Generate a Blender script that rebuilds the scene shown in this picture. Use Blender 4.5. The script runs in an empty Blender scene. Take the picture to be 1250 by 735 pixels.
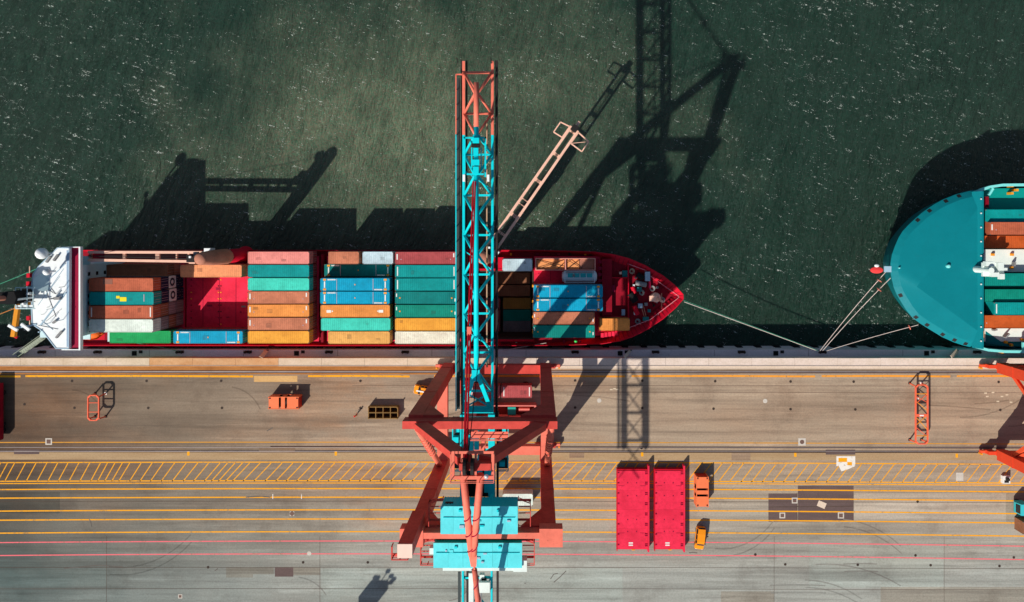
import bpy, math, random
from mathutils import Vector, Matrix
random.seed(7)
S = bpy.context.scene
COL = S.collection
# ------------------------------------------------------------------ camera
# straight down from 145 m; the photograph is a crop, so the lens axis sits off its middle
H, F, NX, NY = 145.0, 870.0, 655.0, 277.0
cam = bpy.data.cameras.new('camera'); co = bpy.data.objects.new('camera', cam); COL.objects.link(co)
co.location = (0, 0, H); co.rotation_euler = (0, 0, 0)
cam.sensor_fit = 'HORIZONTAL'; cam.sensor_width = 36.0
cam.lens = F / 1250 * 36
cam.shift_x = -(NX - 625) / 1250; cam.shift_y = -(367.5 - NY) / 1250
cam.clip_start = 1; cam.clip_end = 6000
S.camera = co
# ------------------------------------------------------------------ light
SUN_A, SUN_B = 0.72, 0.92            # a shadow runs this far east / north per metre of height
el = math.atan(1 / math.hypot(SUN_A, SUN_B))
sd = bpy.data.lights.new('sun', 'SUN'); so = bpy.data.objects.new('sun', sd); COL.objects.link(so)
so.location = (-80, -100, 110)
so.rotation_euler = Vector((SUN_A, SUN_B, -1)).to_track_quat('-Z', 'Y').to_euler()
sd.energy = 4.6; sd.angle = math.radians(0.5); sd.color = (1.0, 0.93, 0.84)
W = bpy.data.worlds.new('World'); S.world = W; W.use_nodes = True
nt = W.node_tree; bg = nt.nodes['Background']
sky = nt.nodes.new('ShaderNodeTexSky'); sky.sky_type = 'NISHITA'; sky.sun_disc = False
sky.sun_elevation = el; sky.sun_rotation = math.atan2(-SUN_A, -SUN_B)
nt.links.new(sky.outputs[0], bg.inputs[0]); bg.inputs[1].default_value = 0.07
S.view_settings.view_transform = 'Standard'; S.view_settings.look = 'None'
S.view_settings.exposure = 0.18; S.view_settings.gamma = 1.0

def P(px, py, z=0.0):
    k = (H - z) / F
    return ((px - NX) * k, -(py - NY) * k, z)
def lin(c):
    c /= 255.0
    return c / 12.92 if c <= .04045 else ((c + .055) / 1.055) ** 2.4
def rgb(r, g, b, gain=0.92):
    return tuple(min(.86, max(.0015, lin(v) * gain)) for v in (r, g, b))

# ------------------------------------------------------------------ materials
MATS = {}
def mnode(name):
    m = bpy.data.materials.new(name); m.use_nodes = True
    n = m.node_tree; return m, n, n.nodes['Principled BSDF']
def ramp(n, fac, stops):
    r = n.nodes.new('ShaderNodeValToRGB')
    e = r.color_ramp.elements
    e[0].position, e[0].color = stops[0][0], (*stops[0][1], 1)
    e[1].position, e[1].color = stops[-1][0], (*stops[-1][1], 1)
    for p, c in stops[1:-1]:
        x = e.new(p); x.color = (*c, 1)
    n.links.new(fac, r.inputs[0]); return r.outputs[0]
def noise(n, vec, scale, detail=5, rough=.6, stretch=None, w=None):
    t = n.nodes.new('ShaderNodeTexNoise'); t.inputs['Scale'].default_value = scale
    t.inputs['Detail'].default_value = detail; t.inputs['Roughness'].default_value = rough
    if stretch:
        mp = n.nodes.new('ShaderNodeMapping'); mp.inputs['Scale'].default_value = stretch
        n.links.new(vec, mp.inputs[0]); vec = mp.outputs[0]
    n.links.new(vec, t.inputs['Vector']); return t.outputs['Fac']
def mix(n, fac, a, b, mode='MIX'):
    x = n.nodes.new('ShaderNodeMix'); x.data_type = 'RGBA'; x.blend_type = mode
    for sock, v in ((0, fac), (6, a), (7, b)):
        if isinstance(v, (int, float)): x.inputs[sock].default_value = v
        elif isinstance(v, tuple): x.inputs[sock].default_value = (*v, 1)
        else: n.links.new(v, x.inputs[sock])
    return x.outputs[2]
def math_(n, op, a, b=0.0, c=None):
    x = n.nodes.new('ShaderNodeMath'); x.operation = op; x.use_clamp = False
    for i, v in enumerate((a, b) if c is None else (a, b, c)):
        if isinstance(v, (int, float)): x.inputs[i].default_value = v
        else: n.links.new(v, x.inputs[i])
    return x.outputs[0]
BLK, WHT = (0, 0, 0), (1, 1, 1)
def paint(name, col, wear=.5, rough=.5, rust=(.12, .045, .02), metal=0.0):
    """weathered paint: broad fading, streaks of dirt and small rust spots, a little different on every object"""
    if name in MATS: return MATS[name]
    m, n, b = mnode(name)
    tc = n.nodes.new('ShaderNodeTexCoord'); oi = n.nodes.new('ShaderNodeObjectInfo')
    ad = n.nodes.new('ShaderNodeVectorMath'); ad.operation = 'MULTIPLY_ADD'
    cx = n.nodes.new('ShaderNodeCombineXYZ')
    for i in range(3): n.links.new(oi.outputs['Random'], cx.inputs[i])
    n.links.new(cx.outputs[0], ad.inputs[0]); ad.inputs[1].default_value = (91, 57, 33); n.links.new(tc.outputs['Object'], ad.inputs[2])
    v = ad.outputs[0]
    big = noise(n, v, .35, 4); fine = noise(n, v, 1.7, 8, .7); spots = noise(n, v, 1.1, 10, .75)
    c1 = mix(n, ramp(n, big, [(.3, BLK), (.72, WHT)]), tuple(x * (1 - .22 * wear) for x in col), tuple(min(.88, x * (1 + .12 * wear) + .003 * wear) for x in col))
    c2 = mix(n, math_(n, 'MULTIPLY', ramp(n, fine, [(.46, BLK), (.66, WHT)]), .42 * wear), c1, tuple(x * .55 + .004 for x in col))
    c3 = mix(n, math_(n, 'MULTIPLY', ramp(n, spots, [(.63, BLK), (.71, WHT)]), .75 * wear), c2, rust)
    n.links.new(c3, b.inputs['Base Color'])
    n.links.new(math_(n, 'MULTIPLY_ADD', fine, .3, rough - .1), b.inputs['Roughness'])
    bp = n.nodes.new('ShaderNodeBump'); bp.inputs['Strength'].default_value = .12; bp.inputs['Distance'].default_value = .03
    n.links.new(big, bp.inputs['Height']); n.links.new(bp.outputs[0], b.inputs['Normal'])
    b.inputs['Metallic'].default_value = metal
    b.inputs['Specular IOR Level'].default_value = .12
    MATS[name] = m; return m
def glass(name, col):
    if name in MATS: return MATS[name]
    m, n, b = mnode(name)
    b.inputs['Base Color'].default_value = (*col, 1); b.inputs['Roughness'].default_value = .08
    MATS[name] = m; return m

def ground_mat(name='quay_asphalt', tint=(1, 1, 1), grainy=.38):
    if name in MATS: return MATS[name]
    m, n, b = mnode(name); MATS[name] = m
    g = n.nodes.new('ShaderNodeNewGeometry'); v = g.outputs['Position']
    sx = n.nodes.new('ShaderNodeSeparateXYZ'); n.links.new(v, sx.inputs[0])
    wob = noise(n, v, .05, 5, .6)
    # worn brown asphalt near the quay edge, pale grey concrete further inland
    yy = math_(n, 'MULTIPLY_ADD', wob, 9.0, sx.outputs['Y'])
    inland = ramp(n, math_(n, 'MULTIPLY_ADD', yy, -1 / 30.0, -44.0 / 30.0), [(0, BLK), (.75, WHT)])
    lanes = noise(n, v, .16, 7, .65, (.08, 1.3, 1))
    streak = noise(n, v, .5, 7, .7, (.05, 1.6, 1))
    blotch = noise(n, v, .09, 7, .62); grain = noise(n, v, 2.6, 9, .8); grit = noise(n, v, 7.0, 4, .8)
    west = ramp(n, math_(n, 'MULTIPLY_ADD', math_(n, 'MULTIPLY_ADD', blotch, 40.0, sx.outputs['X']), 1 / 125.0, .82), [(.1, BLK), (.75, WHT)])  # lens vignetting painted into the colour: ground darkens towards the west
    brown = mix(n, west, rgb(88, 76, 64), rgb(180, 160, 137))
    conc = mix(n, west, rgb(88, 104, 102), rgb(170, 174, 166))
    c = mix(n, inland, brown, conc)
    rusty = math_(n, 'MULTIPLY', ramp(n, noise(n, v, .045, 6, .6, (.6, 1.5, 1)), [(.46, BLK), (.68, WHT)]), math_(n, 'MULTIPLY_ADD', inland, -.62, .72))
    rusty = math_(n, 'MULTIPLY', rusty, ramp(n, math_(n, 'MULTIPLY_ADD', sx.outputs['X'], .01, .55), [(-.0, (.25,) * 3), (.22, WHT), (.5, WHT), (.72, (.18,) * 3)]))
    c = mix(n, rusty, c, rgb(192, 122, 62))
    c = mix(n, math_(n, 'MULTIPLY', ramp(n, lanes, [(.4, BLK), (.66, WHT)]), .62), c, mix(n, 1.0, c, (.5, .47, .46), 'MULTIPLY'))
    c = mix(n, math_(n, 'MULTIPLY', ramp(n, streak, [(.48, BLK), (.66, WHT)]), .5), c, mix(n, 1.0, c, (.42, .4, .4), 'MULTIPLY'))
    c = mix(n, math_(n, 'MULTIPLY', ramp(n, noise(n, v, .3, 8, .7, (.12, 2.2, 1)), [(.54, BLK), (.7, WHT)]), .5), c, mix(n, 1.0, c, (1.7, 1.72, 1.75), 'MULTIPLY'))
    c = mix(n, math_(n, 'MULTIPLY', ramp(n, noise(n, v, .11, 9, .68), [(.52, BLK), (.66, WHT)]), .45), c, mix(n, 1.0, c, (.55, .5, .48), 'MULTIPLY'))
    c = mix(n, math_(n, 'MULTIPLY', ramp(n, grain, [(.42, BLK), (.72, WHT)]), grainy), c, rgb(72, 66, 62))
    c = mix(n, math_(n, 'MULTIPLY', ramp(n, grit, [(.55, BLK), (.8, WHT)]), .3), c, rgb(196, 188, 176))
    c = mix(n, math_(n, 'MULTIPLY', ramp(n, noise(n, v, .42, 9, .7), [(.66, BLK), (.76, WHT)]), .55), c, rgb(58, 50, 46))
    if tint != (1, 1, 1): c = mix(n, 1.0, c, tint, 'MULTIPLY')
    n.links.new(c, b.inputs['Base Color']); b.inputs['Roughness'].default_value = .9
    b.inputs['Specular IOR Level'].default_value = .2
    bp = n.nodes.new('ShaderNodeBump'); bp.inputs['Strength'].default_value = .35; bp.inputs['Distance'].default_value = .03
    n.links.new(grain, bp.inputs['Height']); n.links.new(bp.outputs[0], b.inputs['Normal'])
    return m
def patch_mat(name, a, bcol, spots=.3, stretch=(.2, 1, 1)):
    if name in MATS: return MATS[name]
    m, n, b = mnode(name)
    g = n.nodes.new('ShaderNodeNewGeometry'); v = g.outputs['Position']
    st = noise(n, v, .55, 8, .7, stretch); gr = noise(n, v, 2.8, 9, .8)
    c = mix(n, ramp(n, st, [(.3, BLK), (.7, WHT)]), a, bcol)
    c = mix(n, math_(n, 'MULTIPLY', ramp(n, gr, [(.45, BLK), (.75, WHT)]), .45), c, tuple(x * .45 for x in a))
    c = mix(n, math_(n, 'MULTIPLY', ramp(n, noise(n, v, .8, 9, .75), [(.6, BLK), (.7, WHT)]), spots), c, rgb(110, 70, 45))
    n.links.new(c, b.inputs['Base Color']); b.inputs['Roughness'].default_value = .88
    b.inputs['Specular IOR Level'].default_value = .2
    MATS[name] = m; return m
def worn_line(name, col):
    m, n, b = mnode(name)
    g = n.nodes.new('ShaderNodeNewGeometry'); v = g.outputs['Position']
    w = noise(n, v, 1.6, 9, .75); w2 = noise(n, v, .2, 4)
    c = mix(n, ramp(n, math_(n, 'MULTIPLY_ADD', w2, .3, w), [(.68, BLK), (.84, WHT)]), col, rgb(150, 120, 80))
    c = mix(n, math_(n, 'MULTIPLY', noise(n, v, 4, 5), .2), c, tuple(x * .6 for x in col))
    n.links.new(c, b.inputs['Base Color']); b.inputs['Roughness'].default_value = .8
    b.inputs['Specular IOR Level'].default_value = .2
    MATS[name] = m; return m
def water_mat():
    m, n, b = mnode('harbour_water')
    g = n.nodes.new('ShaderNodeNewGeometry'); v = g.outputs['Position']
    rot = n.nodes.new('ShaderNodeMapping'); rot.inputs['Rotation'].default_value = (0, 0, .35); n.links.new(v, rot.inputs[0]); rv = rot.outputs[0]
    chop = noise(n, rv, .42, 6, .62, (1.9, .55, 1)); rip = noise(n, rv, 1.5, 6, .7, (1.7, .7, 1)); tiny = noise(n, v, 3.6, 4, .75)
    # broad sun glint painted into the colour: a wide paler area over green water
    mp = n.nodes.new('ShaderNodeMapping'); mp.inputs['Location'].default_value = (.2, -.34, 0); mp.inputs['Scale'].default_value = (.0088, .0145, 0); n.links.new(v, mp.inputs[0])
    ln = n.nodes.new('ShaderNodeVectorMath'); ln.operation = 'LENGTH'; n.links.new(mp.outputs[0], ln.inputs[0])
    sun_glare = math_(n, 'MULTIPLY_ADD', noise(n, v, .03, 6, .6), .9, math_(n, 'MULTIPLY', ln.outputs['Value'], -.75))
    c = mix(n, ramp(n, sun_glare, [(-.0, BLK), (.2, (.35,) * 3), (.46, WHT)]), rgb(34, 58, 49, .95), rgb(112, 118, 98, .95))
    swell = noise(n, rv, .13, 4, .6, (1.6, .7, 1))
    c = mix(n, math_(n, 'MULTIPLY', ramp(n, swell, [(.42, BLK), (.62, WHT)]), .5), c, mix(n, 1.0, c, (.66, .74, .72), 'MULTIPLY'))  # wave shading put into the colour: swell, chop and ripples darken it
    c = mix(n, math_(n, 'MULTIPLY', ramp(n, chop, [(.4, BLK), (.66, WHT)]), .55), c, mix(n, 1.0, c, (.4, .52, .5), 'MULTIPLY'))
    c = mix(n, math_(n, 'MULTIPLY', ramp(n, rip, [(.4, BLK), (.66, WHT)]), .5), c, mix(n, 1.0, c, (.5, .66, .62), 'MULTIPLY'))
    c = mix(n, math_(n, 'MULTIPLY', ramp(n, tiny, [(.45, BLK), (.75, WHT)]), .5), c, mix(n, 1.0, c, (2.1, 1.75, 1.6), 'MULTIPLY'))
    hue = noise(n, v, 4.4, 2, .8)
    c = mix(n, ramp(n, hue, [(.4, BLK), (.6, WHT)]), mix(n, 1.0, c, (1.25, .88, .9), 'MULTIPLY'), mix(n, 1.0, c, (.62, 1.16, 1.02), 'MULTIPLY'))
    # sun glints painted into the colour as thin broken pale flecks
    fl = noise(n, rv, 1.0, 9, .72, (.6, 1.7, 1)); fl2 = noise(n, v, 3.4, 4, .7); fl3 = noise(n, v, .06, 3)
    fsum = math_(n, 'ADD', math_(n, 'MULTIPLY', fl, .55), math_(n, 'ADD', math_(n, 'MULTIPLY', fl2, .35), math_(n, 'MULTIPLY', fl3, .1)))
    fmask = ramp(n, fsum, [(.578, BLK), (.625, WHT)])
    c = mix(n, math_(n, 'MULTIPLY', fmask, .85), c, (.72, .78, .7))
    n.links.new(c, b.inputs['Base Color']); b.inputs['Roughness'].default_value = .12
    b.inputs['IOR'].default_value = 1.33
    hgt = math_(n, 'ADD', math_(n, 'MULTIPLY', chop, 1.0), math_(n, 'ADD', math_(n, 'MULTIPLY', rip, .42), math_(n, 'MULTIPLY', tiny, .12)))
    bp = n.nodes.new('ShaderNodeBump'); bp.inputs['Strength'].default_value = 1.0; bp.inputs['Distance'].default_value = 1.1
    n.links.new(hgt, bp.inputs['Height']); n.links.new(bp.outputs[0], b.inputs['Normal'])
    return m

# ------------------------------------------------------------------ mesh building
class MB:
    def __init__(s): s.v = []; s.f = []; s.m = []
    def add(s, vs, fs, mi=0):
        o = len(s.v); s.v += [tuple(p) for p in vs]; s.f += [[i + o for i in f] for f in fs]; s.m += [mi] * len(fs); return s
    BF = [(0, 3, 2, 1), (4, 5, 6, 7), (0, 1, 5, 4), (1, 2, 6, 5), (2, 3, 7, 6), (3, 0, 4, 7)]
    def box(s, x0, x1, y0, y1, z0, z1, mi=0):
        return s.add([(x0, y0, z0), (x1, y0, z0), (x1, y1, z0), (x0, y1, z0), (x0, y0, z1), (x1, y0, z1), (x1, y1, z1), (x0, y1, z1)], MB.BF, mi)
    def cbox(s, x, y, z, sx, sy, sz, mi=0, rz=0.0):
        c, n = math.cos(rz), math.sin(rz); vs = []
        for dz in (0, sz):
            for dx, dy in ((-sx / 2, -sy / 2), (sx / 2, -sy / 2), (sx / 2, sy / 2), (-sx / 2, sy / 2)):
                vs.append((x + dx * c - dy * n, y + dx * n + dy * c, z + dz))
        return s.add(vs, MB.BF, mi)
    def beam(s, a, b, w, h, mi=0, w2=None, h2=None):
        """box girder from a to b; w across, h in the upright direction"""
        a, b = Vector(a), Vector(b); d = (b - a).normalized()
        up = Vector((0, 0, 1)) if abs(d.z) < .95 else Vector((0, 1, 0))
        r = d.cross(up).normalized(); u = r.cross(d).normalized()
        w2 = w2 or w; h2 = h2 or h; vs = []
        for p, ww, hh in ((a, w, h), (b, w2, h2)):
            for i, j in ((-1, -1), (1, -1), (1, 1), (-1, 1)):
                vs.append(p + r * (i * ww / 2) + u * (j * hh / 2))
        return s.add(vs, [(0, 1, 2, 3), (7, 6, 5, 4), (0, 4, 5, 1), (1, 5, 6, 2), (2, 6, 7, 3), (3, 7, 4, 0)], mi)
    def tube(s, a, b, r, n=8, mi=0, r2=None):
        a, b = Vector(a), Vector(b); d = (b - a).normalized()
        up = Vector((0, 0, 1)) if abs(d.z) < .95 else Vector((0, 1, 0))
        x = d.cross(up).normalized(); y = d.cross(x).normalized(); vs = []
        for p, rr in ((a, r), (b, r if r2 is None else r2)):
            for i in range(n):
                t = 2 * math.pi * i / n; vs.append(p + (x * math.cos(t) + y * math.sin(t)) * rr)
        fs = [(i, i + n, (i + 1) % n + n, (i + 1) % n) for i in range(n)] + [tuple(range(n)), tuple(range(2 * n - 1, n - 1, -1))]
        return s.add(vs, fs, mi)
    def path(s, pts, r, n=6, mi=0):
        pts = [Vector(p) for p in pts]; vs = []; fs = []
        for k, p in enumerate(pts):
            d = (pts[min(k + 1, len(pts) - 1)] - pts[max(k - 1, 0)]).normalized()
            up = Vector((0, 0, 1)) if abs(d.z) < .9 else Vector((0, 1, 0))
            x = d.cross(up).normalized(); y = d.cross(x).normalized()
            for i in range(n):
                t = 2 * math.pi * i / n; vs.append(p + (x * math.cos(t) + y * math.sin(t)) * r)
            if k:
                o = (k - 1) * n
                fs += [(o + i, o + n + i, o + n + (i + 1) % n, o + (i + 1) % n) for i in range(n)]
        fs += [tuple(range(n)), tuple(range(len(vs) - 1, len(vs) - n - 1, -1))]
        return s.add(vs, fs, mi)
    def lathe(s, c, prof, n=16, mi=0):
        vs = []; fs = []; m = len(prof)
        for i in range(n):
            t = 2 * math.pi * i / n
            for r, z in prof: vs.append((c[0] + r * math.cos(t), c[1] + r * math.sin(t), c[2] + z))
        for i in range(n):
            j = (i + 1) % n
            for k in range(m - 1): fs.append((i * m + k, j * m + k, j * m + k + 1, i * m + k + 1))
        fs.append(tuple(i * m for i in range(n))[::-1]); fs.append(tuple(i * m + m - 1 for i in range(n)))
        return s.add(vs, fs, mi)
    def prism(s, poly, z0, z1, mi=0):
        n = len(poly)
        vs = [(p[0], p[1], z0) for p in poly] + [(p[0], p[1], z1) for p in poly]
        return s.add(vs, [tuple(range(n))[::-1], tuple(range(n, 2 * n))] + [(i, (i + 1) % n, (i + 1) % n + n, i + n) for i in range(n)], mi)
    def ell(s, c, rx, ry, rz, nu=14, nv=8, mi=0, a0=-90, a1=90):
        prof = [(math.cos(math.radians(a0 + (a1 - a0) * k / nv)), math.sin(math.radians(a0 + (a1 - a0) * k / nv))) for k in range(nv + 1)]
        vs = []; fs = []; m = nv + 1
        for i in range(nu):
            t = 2 * math.pi * i / nu
            for r, z in prof: vs.append((c[0] + rx * r * math.cos(t), c[1] + ry * r * math.sin(t), c[2] + rz * z))
        for i in range(nu):
            j = (i + 1) % nu
            for k in range(m - 1): fs.append((i * m + k, j * m + k, j * m + k + 1, i * m + k + 1))
        return s.add(vs, fs, mi)
    def mesh(s, name, mats, smooth=False):
        me = bpy.data.meshes.new(name); me.from_pydata(s.v, [], s.f)
        for m in (mats if isinstance(mats, (list, tuple)) else [mats]): me.materials.append(m)
        me.polygons.foreach_set('material_index', s.m)
        if smooth: me.polygons.foreach_set('use_smooth', [True] * len(s.f))
        me.update(); return me
    def obj(s, name, mats, parent=None, smooth=False):
        return link(name, s.mesh(name, mats, smooth), parent)
def link(name, me, parent=None):
    o = bpy.data.objects.new(name, me); COL.objects.link(o)
    if parent is not None:
        o.parent = parent
        o.matrix_parent_inverse = Matrix.Translation(-world_loc(parent))
    return o
def world_loc(o):
    # parts are written in world coordinates; an unrotated root only shifts them
    l = Vector(o.location)
    while o.parent is not None and o.type == 'EMPTY': o = o.parent; l += Vector(o.location)
    if o.type != 'EMPTY' and o.parent is not None: return Vector((0, 0, 0))
    return l
def local(name, me, parent):
    o = bpy.data.objects.new(name, me); COL.objects.link(o); o.parent = parent; return o
def tag(o, label, cat, group=None):
    o['label'] = label; o['category'] = cat
    if group: o['group'] = group
    return o
def thing(name, label, cat, loc, rz=0.0, group=None):
    o = bpy.data.objects.new(name, None); COL.objects.link(o); o.empty_display_size = .5
    o.location = loc; o.rotation_euler = (0, 0, rz); return tag(o, label, cat, group)
def struct(name, mb, mats, parent=None):
    o = mb.obj(name, mats, parent); o['kind'] = 'structure'; return o
def copy_tree(o, parent=None):
    c = o.copy(); COL.objects.link(c)
    if parent is not None: c.parent = parent
    for ch in list(o.children): copy_tree(ch, c)
    return c
def inset(poly, d):
    """move every side of a closed outline inwards by d (d may be a list, one per corner)"""
    n = len(poly); out = []
    area = sum(poly[i][0] * poly[(i + 1) % n][1] - poly[(i + 1) % n][0] * poly[i][1] for i in range(n))
    sg = 1 if area > 0 else -1
    for i in range(n):
        a, p, b = (Vector(poly[j % n][:2]) for j in (i - 1, i, i + 1))
        e1 = (p - a).normalized(); e2 = (b - p).normalized()
        n1 = Vector((-e1.y, e1.x)) * sg; n2 = Vector((-e2.y, e2.x)) * sg
        bis = n1 + n2
        bis = bis.normalized() if bis.length > 1e-6 else n1
        k = 1 / max(.45, bis.dot(n1)); dd = d[i] if isinstance(d, (list, tuple)) else d
        out.append((p.x + bis.x * dd * k, p.y + bis.y * dd * k))
    return out

# ------------------------------------------------------------------ the setting: water and quay
WZ, LZ = -6.5, -1.8
HOLD = (-15.2, -0.9, -22.9, -9.3)              # open hold of the red ship
w = MB()
xs = [-1500, HOLD[0] - .6, HOLD[1] + .6, 1500]; ys = [-27.0, HOLD[2] - .3, HOLD[3] + .3, 1500]
ys = [-27.0, HOLD[2] - .3, HOLD[3] + .3, 1500]
gv = [(x, y, WZ) for y in ys for x in xs]
gf = [(j * 4 + i, j * 4 + i + 1, j * 4 + i + 5, j * 4 + i + 4) for j in range(3) for i in range(3) if not (i == 1 and j == 1)]
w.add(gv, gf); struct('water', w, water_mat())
GM = ground_mat()
quay = struct('quay', MB().box(-1500, 1500, -1500, -28.35, -9, 0), GM)
CONC = patch_mat('ledge_concrete', rgb(212, 200, 204), rgb(232, 222, 222), .3)
ledge = struct('quay_ledge', MB().box(-1500, 1500, -28.35, -25.3, -9, LZ), CONC)
COPE = [patch_mat('cope_concrete_a', rgb(214, 194, 176), rgb(236, 218, 206), .22, (.5, 1, 1)), patch_mat('cope_concrete_b', rgb(200, 178, 150), rgb(226, 204, 182), .4, (.5, 1, 1)), patch_mat('cope_concrete_rusty', rgb(196, 140, 92), rgb(222, 176, 132), .5, (.5, 1, 1))]
DARK = paint('dark_steel', (.02, .018, .018), .4, .6)
BLACKR = paint('black_rubber', (.012, .012, .013), .2, .8)
notch = []
# concrete cope slabs along the edge, each its own block
x = -140.0
while x < 135:
    L = 8.75
    segs = [(x + .02, x + L - .02)]
    for nx_ in notch:
        ns = []
        for a, b in segs:
            if a < nx_ - .5 and nx_ + .5 < b: ns += [(a, nx_ - .5), (nx_ + .5, b)]
            else: ns.append((a, b))
        segs = ns
    px = NX + x * 6
    mi = 2 if 180 < px < 300 else (1 if px < 560 else 0)
    for a, b in segs:
        struct('cope_slab', MB().box(a, b, -28.33 + random.uniform(-.012, .0), -26.7 + random.uniform(-.02, .02), LZ - .02, .05 + random.uniform(0, .012)), COPE[mi], quay)
    x += L
def strip(name, pts, wpx, z, m, parent=None, sub=1):
    """band of paint or steel along a line given by points on the ground"""
    q = [Vector(P(a, b, z)) for a, b in pts]; vs = []; fs = []; hw = wpx / 12.0
    for i, p in enumerate(q):
        d = (q[min(i + 1, len(q) - 1)] - q[max(i - 1, 0)]).normalized(); n = Vector((-d.y, d.x, 0))
        vs += [p + n * hw, p - n * hw]
        if i: fs.append((2 * i - 2, 2 * i - 1, 2 * i + 1, 2 * i))
    return struct(name, MB().add(vs, fs), m, parent or quay)
def curve(y0, ym, y1, x0=-150, x1=1400):
    # three measured heights (left, middle, right) joined by a gentle bend
    f = lambda x: y0 * (x - 600) * (x - 1250) / (600 * 1250) - ym * x * (x - 1250) / (600 * 650) + y1 * x * (x - 600) / (1250 * 650)
    return [(x, f(max(-60, min(1310, x)))) for x in range(x0, x1 + 1, 50)]
YEL = worn_line('yellow_line_paint', rgb(255, 168, 16, .95)); YEL2 = worn_line('thin_yellow_paint', rgb(214, 150, 50)); ORG = worn_line('orange_line_paint', rgb(246, 160, 50)); PNK = worn_line('pink_line_paint', rgb(252, 112, 122)); WHP = worn_line('white_line_paint', rgb(238, 232, 222))
SEAM = patch_mat('seam_dark', rgb(72, 58, 50), rgb(92, 74, 62)); RUSTB = patch_mat('rail_bed_rust', rgb(150, 92, 44), rgb(196, 132, 70), .6); RAILM = paint('rail_steel', rgb(150, 140, 138), .7, .4, metal=.3)
PALE = patch_mat('pale_concrete', rgb(214, 192, 166), rgb(234, 214, 196), .3); GROOVE = patch_mat('groove_dark', rgb(62, 40, 30), rgb(84, 56, 42))
strip('concrete_strip', [(-150, 448.2), (1400, 448.6)], 3.4, .004, PALE)
strip('rail_bed', [(-150, 451.6), (560, 451.8)], 10.5, .006, RUSTB)
strip('rail_groove', [(-150, 445.9), (1400, 446.6)], 1.5, .01, GROOVE)
strip('rail_groove', [(-150, 453.6), (1400, 454.2)], 3.4, .01, GROOVE)
struct('crane_rail', MB().box(-400, 400, P(0, 446.2)[1] - .05, P(0, 446.2)[1] + .05, -.05, .09), RAILM, quay)
struct('crane_rail', MB().box(-400, 400, P(0, 453.6)[1] - .16, P(0, 453.6)[1] + .1, -.05, .03), RAILM, quay)
for a, b in ((-150, 25), (31, 309), (376, 500), (530, 763), (771, 995), (1003, 1160), (1168, 1400)): strip('orange_line', [(a, 459.2), ((a + b) / 2, 459), (b, 459.6)], 2.3, .008, YEL if a < 500 else ORG)
strip('pale_patch', [(310, 462.5), (363, 462.5)], 7.5, .012, patch_mat('tan_patch', rgb(206, 160, 100), rgb(222, 182, 124), .4))
for y in (471, 479): strip('cable_slot', [(430, y - .4), (700, y - .3), (1400, y + .8)], .6, .006, patch_mat('slot_brown', rgb(112, 92, 78), rgb(130, 108, 92)))
strip('thin_yellow_line', curve(540.2, 540, 542.2), 1.2, .008, YEL2)
strip('rail_groove', [(330, 545.3), (1400, 546.8)], 1.8, .008, GROOVE); strip('rail_groove', [(-150, 550.4), (1400, 551.8)], 3.0, .006, SEAM)
struct('crane_rail', MB().box(-400, 400, P(0, 546)[1] - .05, P(0, 546)[1] + .05, -.05, .06), RAILM, quay)
struct('crane_rail', MB().box(-400, 400, P(0, 550.8)[1] - .07, P(0, 550.8)[1] + .07, -.05, .06), RAILM, quay)
strip('rail_bed', [(-150, 556.5), (1400, 557.5)], 9, .003, patch_mat('sandy_strip', rgb(164, 134, 98), rgb(186, 160, 124), .3, (.15, 1.2, 1)))
for y0, ym, y1, wd in ((564.8, 564.3, 567.0, 1.3), (587.6, 587.0, 589.8, 1.4), (590.4, 589.8, 592.6, 1.2), (597.7, 596.6, 600.6, 1.55), (608.2, 607.2, 611.6, 1.55), (624.0, 622.5, 627.2, 1.55), (635.1, 633.8, 638.6, 1.55), (650.9, 649.2, 654.6, 1.55)):
    strip('yellow_line', curve(y0, ym, y1), wd, .009, YEL)
for y0, ym, y1 in ((662.4, 660.7, 666.8), (678.2, 676.4, 683.2)): strip('pink_line', curve(y0, ym, y1), 1.25, .009, PNK)
px = -20.0; k = 0
while px < 1290:
    dx = 12 + 9 * min(1, max(0, (px - 120) / 160)) - (4 if px > 700 else 0)
    strip('hatch_stripe', [(px, 587.2 + (1.6 if px > 900 else .3)), (px + dx, 565.2 + (1.4 if px > 900 else 0))], 1.1, .009, YEL)
    k += 1; px += random.choice((12.6, 13.2, 13.4, 12.8)) if (k % 12) > 3 or px > 290 else 8.6
def patch(name, x0, x1, y0, y1, m, z=.0045):
    a = P(x0, y1, z); b = P(x1, y0, z)
    return struct(name, MB().add([(a[0], a[1], z), (b[0], a[1], z), (b[0], b[1], z), (a[0], b[1], z)], [(0, 1, 2, 3)]), m, quay)
DKP = patch_mat('dark_asphalt', rgb(92, 76, 74), rgb(110, 92, 88), .15); LTP = ground_mat('light_concrete', (1.28, 1.3, 1.32))
GRP = ground_mat('grey_asphalt', (.7, .74, .74)); BRP = ground_mat('brown_asphalt', (.86, .78, .72)); COOL = ground_mat('cool_concrete', (1.04, 1.1, 1.1))
patch('asphalt_patch', 938, 973.5, 602.5, 637, DKP); patch('asphalt_patch', 974, 1042, 593, 637, DKP, .0052); patch('concrete_patch', 1042.6, 1228, 602, 637, LTP); patch('asphalt_patch', -60, 73, 600.5, 626.5, GRP)
strip('pavement_joint', [(938, 619), (1042, 618)], .7, .0075, SEAM); strip('pavement_joint', [(973, 602), (973, 637)], .6, .0075, SEAM)
for a, b, c, d in ((276, 309, 693, 705), (309, 334, 692.5, 701), (335.5, 358, 692.6, 704), (358, 391, 693, 702)): patch('asphalt_patch', a, b, c, d, BRP if a != 335.5 else DKP)
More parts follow.
